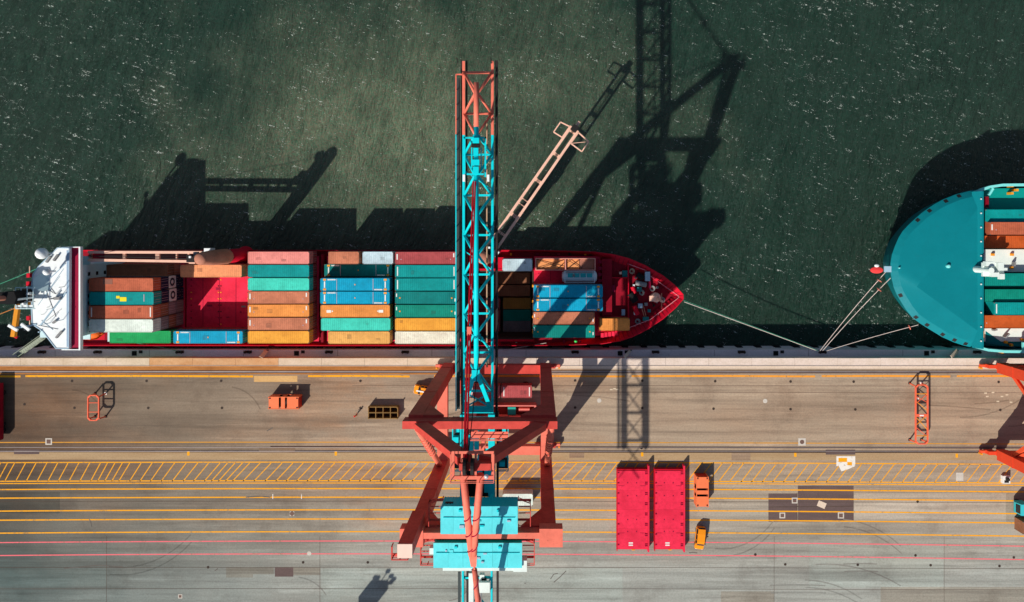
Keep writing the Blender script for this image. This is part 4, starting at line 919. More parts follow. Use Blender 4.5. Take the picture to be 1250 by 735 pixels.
MB().add([(x0, yA, TZ + .55), (x0, yB, TZ + .55), (x0 + .9, yB, TZ + 2.2), (x0 + .9, yA, TZ + 2.2), (x1, yB, TZ + 2.2), (x1, yA, TZ + 2.2), (x1, yB, 3), (x1, yA, 3), (x0, yB, 3), (x0, yA, 3)], [(0, 3, 2, 1), (3, 5, 4, 2), (5, 7, 6, 4), (1, 2, 4, 6, 8), (0, 9, 7, 5, 3)]).obj('breakwater', TL, ship2)
for i in range(11): MB().cbox(x1 - .55, yA + 1.5 + i * (yB - yA - 3) / 10, TZ + 2.2, .2, .25, .18).obj('breakwater_lug', WH2, ship2)
q = P(1156.5, 325, TZ + 1.5); MB().lathe(q, [(.35, 0), (.35, .5), (.2, .6)], 10).obj('vent_cap', TLL, ship2)
q = P(1097, 327, TZ + .8); MB().lathe(q, [(.15, 0), (.15, .4), (.08, .5)], 8).obj('vent_cap', TLL, ship2)
q = P(1084, 328.5, TZ); MB().box(q[0] - .75, q[0] + 1.0, q[1] - .6, q[1] + .55, TZ - .15, TZ + .1).obj('stem_platform', paint('stem_pale', rgb(160, 196, 214), .2), ship2)
MB().ell((P(1071, 330, -6.2)[0], P(1071, 330, -6.2)[1], -7.28), 2.6, 1.3, .95).obj('bulbous_bow', paint('bulb_red', rgb(235, 70, 70), .4), ship2, True)
q = P(1071.5, 324.5, -6); MB().ell((q[0], q[1], -6.45), .55, .35, .2, 10, 6).obj('foam_splash', WHITE, ship2, True)
# after the breakwater: deck, hatches, railing
pl = [(p[0], p[1]) for p in out]; pl = poly_clip(pl, x1 - .2, 131); pl = inset(pl, .5)
MB().prism(pl, 3.2, 3.6).obj('deck', DKG, ship2)
for l in (ext_n, ext_s[::-1]):
    pr = [(x0 + .6, yB - .15, TZ) if l is ext_n else (x0 + .6, yA + .15, TZ)] + [tuple(p) for p in l]
    for a_, b_ in zip(pr, pr[1:]): MB().beam(a_, b_, .5, .9).obj('bulwark_rail', TLL, ship2)
for (xa_, ya_), (xb_, yb_) in (((1207, 238), (1212, 230)), ((1249, 418), (1249, 428))): MB().beam(P(xa_, ya_, TZ), P(xb_, yb_, TZ), .4, .4).obj('bulwark_rail', TLL, ship2)
MB().box(P(1200, 0, 4.4)[0], 131, P(0, 332, 4.4)[1], P(0, 304.5, 4.4)[1], 3.6, 4.4).obj('hatch_cover', WH2, ship2)
MB().box(P(1198, 0, 4.4)[0], 131, P(0, 417, 4.4)[1], P(0, 401, 4.4)[1], 3.6, 4.4).obj('hatch_cover', WH2, ship2)
MB().prism([P(1203, 404, 4.4)[:2], P(1203, 419, 4.4)[:2], P(1240, 424.5, 4.4)[:2], P(1222, 417, 4.4)[:2]], 4.0, 4.42).obj('walkway_ramp', TLH, ship2)
for x_, y_, m_ in ((1198.5, 409, OMARK), (1203.5, 247, REDD)): q = P(x_, y_, 5); MB().cbox(q[0], q[1], 3.6, 1.0 if m_ is REDD else .8, 2.2 if m_ is not OMARK else 2.1, 1.5).obj('deck_locker', m_, ship2)
for x_, y_ in ((1229, 418), (1235.5, 421.5), (1249, 415), (1213, 311), (1236.5, 311), (1236, 327), (1224, 430), (1236, 236), (1242, 232), (1236, 227)): q = P(x_, y_, 5); MB().cbox(q[0], q[1], 3.6, .45, .45, 1.4).obj('orange_fitting', OMARK, ship2)
for (xa_, ya_), (xb_, yb_) in (((1226, 412), (1231, 407)), ((1212, 403), (1216, 402)), ((1238, 320), (1237, 325))): MB().beam(P(xa_, ya_, 5), P(xb_, yb_, 5), .3, .9).obj('hatch_fitting', GREY, ship2)
mq = P(1196, 329, 9); MB().tube((mq[0], mq[1], 3.6), (mq[0], mq[1], 12.5), .75, 14, 0, .55).obj('foremast', WH2, ship2)
p = P(1212, 329, 10.5); MB().cbox(p[0], p[1], 10.2, 4.0, 2.6, .5).obj('mast_platform', WH2, ship2)
for dx, dy, sx, sy, sz in ((-1.2, 1.1, 1.6, .9, 1.0), (.9, .6, 1.1, 1.5, .8), (1.2, -1.3, .9, 1.0, .7), (-.4, -.9, 1.4, .8, 1.2), (1.9, .1, .8, .5, .5)): MB().cbox(p[0] + dx, p[1] + dy, 10.7, sx, sy, sz).obj('mast_equipment', WH2, ship2)
MB().beam((mq[0], mq[1], 3.6), (mq[0] + 2.2, mq[1] - 3.2, 3.7), .5, .3).obj('mast_stay', TLL, ship2)
G2 = 'containers on the teal container ship'
def c2(label, c, px_, py_, z, L=L40, mk=None):
    q = P(px_, py_, z + 2.6); container(label, c, L, q[0] + L / 2, q[1], z, 2.6, mk, G2)
c2('teal container nearest the far rail of the teal ship', 'teal', 1203, 263.5, 3.6); c2('salmon-pink container at the right edge, on the teal ship', 'terracotta', 1208.5, 279, 4.4, L40, 'ends'); c2('rust-brown container below the salmon-pink one on the teal ship', 'rust', 1201, 295.5, 3.6)
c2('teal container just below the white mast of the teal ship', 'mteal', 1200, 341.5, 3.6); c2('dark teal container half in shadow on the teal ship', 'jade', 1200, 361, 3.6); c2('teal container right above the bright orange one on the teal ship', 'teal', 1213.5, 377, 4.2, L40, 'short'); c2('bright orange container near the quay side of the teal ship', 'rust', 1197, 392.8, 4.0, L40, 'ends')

# ------------------------------------------------------------------ ship-to-shore gantry cranes
def helix(a, b, r, turns, n=None):
    a, b = Vector(a), Vector(b); d = (b - a).normalized(); up = Vector((0, 0, 1)) if abs(d.z) < .95 else Vector((0, 1, 0)); x = d.cross(up).normalized(); y = d.cross(x).normalized(); n = n or int(turns * 12)
    return [a.lerp(b, i / n) + (x * math.cos(2 * math.pi * turns * i / n) + y * math.sin(2 * math.pi * turns * i / n)) * r for i in range(n + 1)]
def railing(pts, m_, parent, h_=1.1, gap=1.6, th=.07):
    b = MB()
    for a_, b_ in zip(pts, pts[1:]):
        a_, b_ = Vector(a_), Vector(b_); u = Vector((0, 0, h_)); L_ = (b_ - a_).length; k = max(1, int(L_ / gap))
        b.beam(a_ + u, b_ + u, th, th); b.beam(a_ + u * .5, b_ + u * .5, th * .7, th * .7)
        for i in range(k + 1): p = a_.lerp(b_, i / k); b.beam(p, p + u, th, th)
    return b.obj('railing', m_, parent)
def gantry(label, xl, xr, ys, yl, red, tint, teal_, full=True):
    cr = thing('gantry_crane', label, 'crane', ((xl + xr) / 2, (ys + yl) / 2, 0), 0, 'ship-to-shore cranes on the quay rails')
    RD, TE = red, teal_
    ZT, ZTIE, ZS = 44.0, 12.7, 4.0; xc = (xl + xr) / 2
    o = lambda mb, nm, m_=None, par=None, sm=False: mb.obj(nm, m_ or RD, par or cr, sm)
    for x_ in (xl, xr):
        for y_ in (ys, yl):
            g = o(MB().box(x_ - 1.05, x_ + 1.05, y_ - 1.0, y_ + 1.0, ZS - .9, ZT - 1.6), 'leg')
            o(MB().box(x_ - 1.13, x_ + 1.13, y_ - 1.08, y_ + 1.08, 7.6, 7.9), 'leg_flange', None, g); o(MB().box(x_ - 1.1, x_ + 1.1, y_ - 1.05, y_ + 1.05, 27.9, 28.1), 'leg_flange', None, g)
            s_ = 1 if x_ < xc else -1      # haunch towards the middle under the top beam
            xi = x_ + s_ * 1.05
            o(MB().add([(xi, y_ - .95, 36), (xi + s_ * 3.0, y_ - .95, ZT - 1.7), (xi, y_ - .95, ZT - 1.7), (xi, y_ + .95, 36), (xi + s_ * 3.0, y_ + .95, ZT - 1.7), (xi, y_ + .95, ZT - 1.7)], [(0, 1, 2), (5, 4, 3), (0, 3, 4, 1), (1, 4, 5, 2), (2, 5, 3, 0)]), 'haunch')
            # wheel bogies on the rail
            for dx in (-1.3, 1.3):
                bo = o(MB().cbox(x_ + dx, y_, .55, 1.7, .7, .7), 'bogie')
                for wx in (-.45, .45): o(MB().tube((x_ + dx + wx, y_ - .12, .45), (x_ + dx + wx, y_ + .12, .45), .34, 12), 'wheel', DARK, bo)
            o(MB().beam((x_ - 2.0, y_, 1.75), (x_ + 2.0, y_, 1.75), .7, .8), 'equaliser_beam'); o(MB().cbox(x_, y_, 2.1, 1.2, .9, 1.2), 'equaliser_pin')
            e = -2.75 if x_ < xc else 2.75
            o(MB().cbox(x_ + e * .93, y_, .5, .9, .5, .7), 'buffer', tint); o(MB().cbox(x_ + e * 1.02, y_ - .5, .2, .3, .3, 1.0), 'warning_post', OMARK)
        a_, b_ = (x_, ys - .9, ZTIE), (x_, yl + .9, ZTIE); o(MB().beam(a_, b_, 1.9, 1.7), 'portal_tie_beam', tint)
        s_ = 1 if x_ < xc else -1
        da, db = Vector((x_ - s_ * .5, ys - .7, ZT - 3.4)), Vector((x_ - s_ * .1, yl - .4, ZTIE + 1))
        br = o(MB().tube(da, db, .5, 12), 'diagonal_brace', tint, None, True)
        o(MB().path(helix(da.lerp(db, .25), da.lerp(db, .62), .56, 7), .1, 5), 'strake', tint, br)
        for y_, k in ((ys, -1), (yl, 1)): o(MB().beam((x_, y_ + k * .95, 6.6), (x_, y_ + k * 5.0, ZTIE - .8), .55, .7), 'knee_brace', tint)
    for y_ in (ys, yl):
        o(MB().beam((xl + 1.05, y_, ZS), (xr - 1.05, y_, ZS), 1.7, 1.8), 'sill_beam', tint if y_ == yl else RD)
    o(MB().beam((xl - 1.6, ys, ZT - .95), (xr + 1.2, ys, ZT - .95), 1.1, 2.3), 'portal_beam'); o(MB().beam((xl - .6, yl + .3, ZT - .7), (xr + .8, yl + .3, ZT - .7), .85, 1.8), 'portal_beam', tint)
    for x_, k in ((xl, 1), (xr, -1)): o(MB().cbox(x_ - k * .3, yl, ZT - 1.7, 3.3, 2.6, 1.95), 'corner_box', tint)
    o(MB().box(xl + 3, xr - 3, -45.15 - (-44.0 - yl), yl - .05, 42.0, 42.2), 'house_shade_strip', paint('near_black', (.015, .015, .016), .3))  # black strip added for the shade along the landside beam
    # stair tower post behind the left landside leg
    tw = o(MB().box(xl - .7, xl + 1.15, yl + .9, yl + 2.6, ZT - 3, 52.0), 'lift_tower', RD); o(MB().box(xl - .75, xl + 1.2, yl + .85, yl + 2.65, 52.0, 52.15), 'tower_lit_cap', paint('sunlit_salmon', rgb(255, 214, 196), .2), tw)  # paler cap: sunlight on the tower top put into its colour
    # A-frame
    ax, ay, az = xc + .5, ys + .5, 61.5
    for x_ in (xl - .2, xr + .2):
        o(MB().beam((x_ + (1.2 if x_ < xc else -1.4), ys - .1, ZT + .1), (ax + (-1.1 if x_ < xc else 1.3), ay, az - .7), .95, 1.8), 'a_frame_leg')
    ap = o(MB().beam((ax - 1.7, ay - .4, az), (ax + 2.0, ay - .4, az), .8, 1.2), 'apex_beam')
    for x0, x1, y0, y1 in ((ax - 2.6, ax + 2.4, ay - 1.9, ay - 1.5), (ax - 2.6, ax + 2.4, ay + 1.1, ay + 1.4), (ax - 2.6, ax - 2.25, ay - 1.5, ay + 1.1), (ax + 2.05, ax + 2.4, ay - 1.5, ay + 1.1), (ax - 1.5, ax - 1.25, ay - 1.5, ay + 1.1), (ax + .1, ax + .35, ay - 1.5, ay + 1.1)): o(MB().box(x0, x1, y0, y1, az + .2, az + .45), 'apex_platform_beam', tint, ap)
    railing([(ax - 2.6, ay + 1.4, az + .45), (ax - 2.6, ay - 1.9, az + .45), (ax + 2.4, ay - 1.9, az + .45), (ax + 2.4, ay + 1.4, az + .45)], tint, ap)
    for x_ in (ax - 1.0, ax - .1): o(MB().tube((x_ - .18, ay - .2, az + 1.0), (x_ + .18, ay - .2, az + 1.0), .95, 16), 'sheave', DARK, ap)
    o(MB().ell((ax + 1.5, ay - 1.4, az + .9), .28, .28, .28, 10, 6), 'aviation_lamp', WHITE, ap, True)
    # boom: two lower chords, top chord, cross members and diagonals
    bx = -8.65 - (-17.4 + 1.75) / 2 + xc; ZB, ZC, hwb = 39.6, 44.6, 2.12
    def by(px_): return -(px_ - NY) * (H - ZB) / F
    def byc(px_): return -(px_ - NY) * (H - ZC) / F
    ytip, ysal, yhinge, yend = by(75), by(165), by(500), -81.0
    boom = o(MB().beam((bx - hwb, yhinge, ZB), (bx - hwb, ysal, ZB), .36, .5), 'boom', TE)
    o(MB().beam((bx + hwb, yhinge, ZB), (bx + hwb, ysal, ZB), .36, .5), 'lower_chord', TE, boom)
    for x_ in (-hwb, hwb): o(MB().beam((bx + x_, ysal, ZB), (bx + x_, ytip, ZB), .4, .5), 'lower_chord', tint, boom)
    for x_, w_ in ((hwb + .58, .36), (-hwb + .36, .16), (-hwb - .36, .16)): o(MB().beam((bx + x_, yhinge - 2, ZB - .7), (bx + x_, ytip + .2, ZB - .7), w_, 1.1), 'trolley_rail', paint('rail_dark', (.03, .025, .025), .7), boom)
    wk = o(MB().beam((bx - 2.95, yhinge, ZB - .3), (bx - 2.95, by(95), ZB - .3), .5, .1), 'walkway', paint('grating_dark', (.05, .06, .06), .5), boom)
    railing([(bx - 3.2, yhinge, ZB - .2), (bx - 3.2, ysal, ZB - .2)], TE, wk, 1.0, 2.2, .11); railing([(bx - 3.2, ysal, ZB - .2), (bx - 3.2, by(92), ZB - .2), (bx - 2.3, by(92), ZB - .2)], tint, wk, 1.0, 2.2, .11)
    o(MB().tube((bx + .15, byc(155), ZC), (bx + .15, byc(101), ZC), .36, 12), 'top_chord', tint, boom, True); o(MB().tube((bx + .15, byc(458), ZC), (bx + .15, byc(155), ZC), .34, 12), 'top_chord', TE, boom, True)
    lower = [89, 139, 189, 238.5, 287, 335, 382.5, 430, 477]; upper = [(lower[i] + lower[i + 1]) / 2 for i in range(8)]
    for i, l in enumerate(lower):
        m_ = tint if l < 165 else TE
        o(MB().beam((bx - hwb, by(l), ZB + .1), (bx + hwb, by(l), ZB + .1), .3, .35), 'cross_member', m_, boom)
        for u in upper:
            if abs(u - l) < 30:
                mm_ = tint if max(u, l) < 168 else TE
                for s_ in (-1, 1): o(MB().tube((bx + s_ * (hwb - .1), by(l), ZB + .2), (bx + .15 + s_ * .2, byc(u), ZC - .1), .19, 8), 'diagonal', mm_, boom, True)
    o(MB().beam((bx - hwb, by(89), ZB), (bx + hwb, by(139), ZB), .2, .2), 'lower_lacing', tint, boom); o(MB().beam((bx - hwb, by(139), ZB + .25), (bx + hwb, by(91), ZB + .25), .2, .2), 'lower_lacing', tint, boom)
    for l in (208, 306, 402): o(MB().beam((bx - hwb, by(l), ZB - .2), (bx + hwb, by(l + 24), ZB - .2), .14, .14), 'lower_lacing', TE, boom)
    for x_ in (bx - hwb - .8, bx + hwb - .1): o(MB().tube((x_, by(78), ZB + .4), (x_, by(75), ZB + 2.2), .07, 6), 'tip_lamp_post', DARK, boom)
    o(MB().tube((bx + 1.25, by(150), ZB - 1.0), (bx + 1.25, by(450), ZB - 1.0), .12, 6), 'cable_pipe', paint('pipe_tan', rgb(200, 160, 130), .5), boom)
    o(MB().cbox(bx + .1, byc(458), ZC - .4, 1.1, 1.6, .8), 'hinge_gusset', TE, boom)
    for s_ in (-1, 1): o(MB().beam((bx + .1 + s_ * .2, byc(456), ZC), (bx + s_ * (hwb - .1), by(499), ZB + .8), .55, .6), 'hinge_leg', TE, boom)
    for l, w_ in ((499, .9), (511, .6)): o(MB().beam((bx - hwb - .2, by(l), ZB + .4), (bx + hwb + .2, by(l), ZB + .4), w_, .8), 'hinge_beam', TE, boom)
    for a_, b_ in (((-1, 480), (1, 496)), ((1, 480), (-1, 496))): o(MB().beam((bx + a_[0] * 1.6, by(a_[1]), ZB + .3), (bx + b_[0] * 1.8, by(b_[1]), ZB + .3), .2, .2), 'hinge_lacing', TE, boom)
    # trolley gear near the outer end
    tr = o(MB().box(bx - 1.15, bx + 1.25, byc(214), byc(212), ZC + .3, ZC + .55), 'boom_gear', TE)
    for x0, x1, y0, y1 in ((-1.65, -1.4, 212, 167), (1.3, 1.55, 216, 167), (-1.65, 1.55, 169, 167), (-.6, -.42, 205, 180), (.75, .9, 205, 180)): o(MB().box(bx + x0, bx + x1, byc(y0), byc(y1), ZC - .4, ZC - .15), 'gear_frame', TE, tr)
    for y_, w_, d_ in ((173, .9, .9), (178, 1.2, .5), (186, .7, 1.1), (199, 1.0, .8), (208, .8, .9)): o(MB().cbox(bx + .15, byc(y_), ZC + .2, w_, d_, .6), 'gear_box', TE if y_ != 178 else DARK, tr)
    for x_, y_ in ((-2.0, 218), (1.55, 218)): o(MB().cbox(bx + x_, by(y_), ZB + .5, .35, 1.0, .6), 'lamp_housing', WHITE, tr)
    # stays
    fa, fb = (ax - 1.0, ay + .3, az + .5), (bx - .1, byc(222), ZC + .5)
    for d_ in (-.12, .16): o(MB().tube((fa[0] + d_, fa[1], fa[2]), (fb[0] + d_, fb[1], fb[2]), .12, 6), 'forestay', paint('stay_red', rgb(190, 24, 40), .3))
    for d_ in (-.75, -1.15, .5): o(MB().tube((ax - .9 + d_ * .4, ay + .3, az + .8), (bx + d_ * 1.6, yhinge + 12, ZC - 1.2), .06, 5), 'hoist_rope', DARK)
    fm_ = Vector(fa).lerp(Vector(fb), .42); o(MB().cbox(fm_.x, fm_.y, fm_.z - .3, .55, 1.1, .6), 'stay_link', tint)
    jx, jy, jz = xc - .5, ys - 14.6, 52.2
    for x_ in (ax - 1.3, ax + .75):
        a_, b_ = Vector((x_, ay - 1.6, az - .2)), Vector((jx + (x_ - ax) * .12, jy, jz)); st = o(MB().tube(a_, b_, .43, 14), 'backstay', tint, None, True)
        o(MB().path(helix(a_.lerp(b_, .35), b_, .45, 3.2, 60), .085, 5), 'strake', MARO, st)
    o(MB().beam((jx, jy + .9, jz), (jx + .05, jy - 1.9, jz - 1.2), 1.2, 1.0, 0, .7, .7), 'stay_joint', tint)
    a_, b_ = Vector((jx + .1, jy - 2.8, jz - 1.7)), Vector((jx + .9, -66, 41.0)); st = o(MB().tube(a_, b_, .36, 14), 'backstay', tint, None, True); o(MB().tube((jx + .05, jy - 1.7, jz - 1.1), a_, .14, 8), 'stay_pin', tint, st); o(MB().path(helix(a_, b_, .38, 6, 90), .08, 5), 'strake', MARO, st)
    # fixed girder behind the hinge
    for x_, w_ in ((-hwb - .1, .75), (hwb - .1, .95)): o(MB().beam((bx + x_, by(505), ZB), (bx + x_, -50, ZB), w_, 1.6), 'main_girder', TE); o(MB().beam((bx + x_, -50, ZB), (bx + x_, yend, ZB), .28, 1.0), 'girder_extension', TE)
    for x_ in (-hwb + .55, hwb + .75): o(MB().beam((bx + x_, by(503), ZB - .4), (bx + x_, yend, ZB - .4), .3, 1.0), 'trolley_rail', MATS['rail_dark'])
    gy = by(520)
    while gy > yend:
        o(MB().beam((bx - hwb, gy, ZB), (bx + hwb, gy, ZB), .26, .4), 'girder_tie', TE)
        if gy < -50:
            for s_ in (-1, 1): o(MB().beam((bx - s_ * hwb, gy, ZB - .3), (bx + s_ * hwb, gy - 5.6, ZB - .3), .18, .18), 'girder_lacing', TE)
        gy -= 5.6
    o(MB().box(bx - hwb - .9, bx - hwb - .5, yend, by(700), ZB - .6, ZB - .4), 'girder_walkway', MATS['grating_dark'])
    o(MB().box(bx - hwb + .4, bx + hwb - .5, by(608), by(562), ZB - .9, ZB - .5), 'machinery_deck', paint('near_black', (.015, .015, .016), .3))
    for x_, y0, y1, m_ in ((-1.0, 530, 552, TE), (-.2, 526, 548, TE), (.8, 530, 560, tint), (1.3, 545, 600, TE), (.3, 555, 590, TE), (.6, 700, 720, WH2), (.2, 715, 760, GREY), (-1.0, 698, 742, WH2), (.9, 704, 716, DARK)): o(MB().box(bx + x_ - .35, bx + x_ + .35, by(y1), by(y0), ZB - .3, ZB + .5), 'machinery_box', m_)
    o(MB().cbox(bx + 1.0, by(713), ZB + .5, 1.6, 1.5, .6), 'service_box', WH2)
    # platforms with stairs on both sides of the hinge
    for s_, w_ in ((-1, 1.1), (1, 1.7)):
        x0 = bx + s_ * (hwb + .6); x1 = x0 + s_ * w_
        pf = o(MB().box(min(x0, x1), max(x0, x1), by(576), by(512), ZB - 1.6, ZB - 1.45), 'side_platform', paint('grating_dark', (.05, .06, .06), .5))
        railing([(x0, by(512), ZB - 1.45), (x1, by(512), ZB - 1.45), (x1, by(576), ZB - 1.45), (x0, by(576), ZB - 1.45)], TE, pf, 1.1, 1.4, .13)
        for k in range(6 if s_ > 0 else 3): o(MB().cbox(x0 + s_ * random.uniform(.4, w_ - .4), by(518 + k * 10), ZB - 1.45, random.uniform(.5, .9), random.uniform(.5, 1.0), random.uniform(.5, 1.3)), 'platform_cabinet', TE if k % 3 else DARK, pf)
    ins = o(MB().box(xc - 1.5, xc + 3.8, ys - 2.0, ys - 1.1, ZT - .5, ZT - .35), 'service_walkway', tint); railing([(xc - 1.5, ys - 2.0, ZT - .35), (xc + 3.8, ys - 2.0, ZT - .35)], tint, ins, 1.1, 1.3, .1)
    for k in range(5): o(MB().cbox(xc - .9 + k * .5, ys - 1.5 - k * .75, ZT - 2, .5, .3, .25), 'stair_tread', tint)
    o(MB().cbox(xl + 4.2, ys - 1.0, 13.4, 2.2, 2.4, 2.4), 'electrical_house', RD); o(MB().tube((xl + 3.1, ys + .6, 12), (xl + 3.5, ys + .6, 12), 1.3, 18), 'cable_reel', DARK)
    # machinery houses
    TH = paint('house_cyan', rgb(96, 228, 236), .5, .5)
    for x0, x1, y0, y1, zr in ((P(538.5, 0, 46)[0], P(631.5, 0, 46)[0], -(651.3 - NY) * 99 / F, -(618.6 - NY) * 99 / F, 46.0), (P(529.8, 0, 43.2)[0], P(636.8, 0, 43.2)[0], -(692.6 - NY) * 101.8 / F, -45.2, 43.2)):
        zb = zr - 3.6 if zr > 44 else 41.0; dx = xc + 7.82; x0 += dx; x1 += dx
        hs = o(MB().box(x0, x1, y0, y1, zb, zr - .1), 'machinery_house', TE)
        for k in range(6): o(MB().box(x0 - .08 + k * (x1 - x0 + .16) / 6, x0 - .08 + (k + 1) * (x1 - x0 + .16) / 6 - .02, y0 - .08, y1 + .06, zr - .1, zr + .02 * (k % 2) + .02), 'roof_panel', TH, hs)
        nr = int((x1 - x0) / .4)
        for k in range(nr): o(MB().box(x0 + .1 + k * .4, x0 + .22 + k * .4, y1, y1 + .07, zb + .1, zr - .15), 'wall_rib', TE, hs)
        for k in (.25, .75): o(MB().cbox(x0 + (x1 - x0) * k, y1 - .5, zr + .04, .4, .3, .2), 'roof_vent', TE, hs)
        for k in range(5): o(MB().cbox(x0 + random.uniform(.8, x1 - x0 - .8), random.uniform(y0 + .6, y1 - .8), zr + .04, random.uniform(.2, .7), random.uniform(.2, .5), random.uniform(.05, .2)), 'roof_hatch', random.choice((TE, TH, PALEB)), hs)
        o(MB().tube((x0 + .3, (y0 + y1) / 2 + .4, zr + .1), (x1 - .3, (y0 + y1) / 2 + .4, zr + .1), .05, 6), 'roof_conduit', TE, hs)
        o(MB().cbox(x0 + .95, y1 + .05, zr - 1.6, 1.1, .1, .6), 'louvre', DARK, hs)
        for y_ in (y0 + .4, y1 - .5): pf = o(MB().box(x0 - 2.2, x1 + 1.9, y_ - .12, y_ + .12, zb - .3, zb), 'house_support_beam', RD)
        for x_ in (bx - hwb, bx + hwb): o(MB().box(x_ - .3, x_ + .3, y0 + .2, y1 - .3, 40.3, zb - .3), 'house_support', TE)
        for s_, xe in ((-1, x0 - .1), (1, x1 + .1)):
            xo = xe + s_ * (2.0 if s_ < 0 else 1.7); railing([(xe, y1 + .1, zb), (xo, y1 - .5, zb), (xo, y0 - .2, zb), (xe, y0 - .2, zb)], RD, pf, 1.1, 1.0, .12)
            for k in range(4): yk = y0 + (y1 - y0) * (k + .5) / 4; o(MB().beam((xe, yk, zb - .05), (xo, yk, zb - .05), .12, .12), 'platform_bar', RD, pf)
        if zr < 44: o(MB().box(x0 + 1.2, x1 + .3, y0 - .7, y0 - .1, 41.3, 42.8), 'air_duct', WH2, hs); o(MB().box(x1 - 1.2, x1 + .75, y0 - .8, y0 + .8, 41.2, 42.9), 'air_unit', WH2, hs); o(MB().cbox(x0 - .45, y1 - 1.6, 41.2, .7, .9, 1.0), 'air_unit', WH2, hs)
    railing([(xl - 1.5, yl + 2.3, 51), (xl - 1.5, yl + .6, 51), (xl + .6, yl + .6, 51)], RD, tw, 1.1, 1.0, .12)
    o(MB().box(xl - 1.6, xl + .7, yl + .5, yl + .89, 50.8, 51.0), 'tower_landing', RD, tw)
    return cr
CRED = paint('crane_red', rgb(216, 78, 68), .9, .5); CTINT = paint('crane_salmon', rgb(242, 126, 104), .7, .5); CTEAL = paint('crane_teal', rgb(0, 214, 224), .25, .45)
gantry('tall red gantry crane with a teal lattice boom over the red ship', -17.4, 1.75, -28.05, -44.0, CRED, CTINT, CTEAL)
gantry('orange-red gantry crane legs at the right edge of the photo', 92.7, 111.8, -28.05, -45.4, paint('crane_orange_red', rgb(226, 74, 44), .35, .5), paint('crane_orange', rgb(240, 92, 56), .3, .5), CTEAL)

# ------------------------------------------------------------------ things on the quay
def hatch_cover(px0, px1, label):
    zt = 1.5; a = P(px0, 671, zt); b_ = P(px1, 571, zt); cx_, cy_ = (a[0] + b_[0]) / 2, (a[1] + b_[1]) / 2; wd, ln = b_[0] - a[0], b_[1] - a[1]
    t = thing('hatch_cover', label, 'hatch cover', (cx_, cy_, 0), 0, 'ship hatch covers laid on the quay')
    hw, hl = wd / 2, ln / 2; l = lambda nm, mb, m_=REDB: local(nm, mb.mesh(nm, m_), t)
    for k in range(4): y0 = -hl + .3 + k * (ln - .9) / 4; l('top_panel', MB().box(-hw + .14, hw - .34, y0, y0 + (ln - .9) / 4 - .015, zt - .25, zt))
    l('side_girder', MB().box(-hw, -hw + .13, -hl - .35, hl - .3, .3, zt - .04), RED); l('side_girder', MB().box(hw - .32, hw, -hl - .4, hl + .45, .25, zt + .25))
    l('end_girder', MB().box(-hw + .13, hw - .33, -hl + .02, -hl + .29, .25, zt - .1)); l('end_girder', MB().box(-hw + .13, hw - .33, hl - .59, hl - .35, .25, zt - .1), RED)
    for x_ in (-hw + .3, -.2, hw - .7):
        for y_ in (-hl + .8, 0, hl - 1.2): l('support_block', MB().cbox(x_, y_, 0, .4, .5, zt - .25), DARK)
    for k in range(8):
        y_ = -hl + 1.0 + k * (ln - 2) / 7
        l('cleat', MB().cbox(-hw + .3, y_, zt, .3, .22, .1), MARO)
        for d_ in (-.25, .1): l('cleat', MB().cbox(hw - .62, y_ + d_, zt, .5, .14, .1), MARO)
    for x_ in (-.9, .9):
        for y_ in (-4.6, -2.2, 2.6, 5.2): l('container_socket', MB().cbox(x_ - .2, y_, zt - .005, .22, .22, .05), MARO)
    for y_ in (-4.9, 4.6):
        for x_ in (-hw + .9, hw - 1.2): l('groove', MB().cbox(x_, y_, zt - .002, 1.2, .06, .03), MARO)
    for k in range(2): l('pale_stencil', MB().cbox(-.45, -hl + .9 + k * .45, zt - .002, .85, .25, .02), WMARK)
    l('lifting_lug', MB().cbox(.1, -hl - .05, .9, .6, .3, .5), OMARK)
hatch_cover(753, 792.5, 'bright red hatch cover lying on the lane lines, the left one'); hatch_cover(799, 836, 'bright red hatch cover on the lane lines, the right one, next to the orange vehicles')
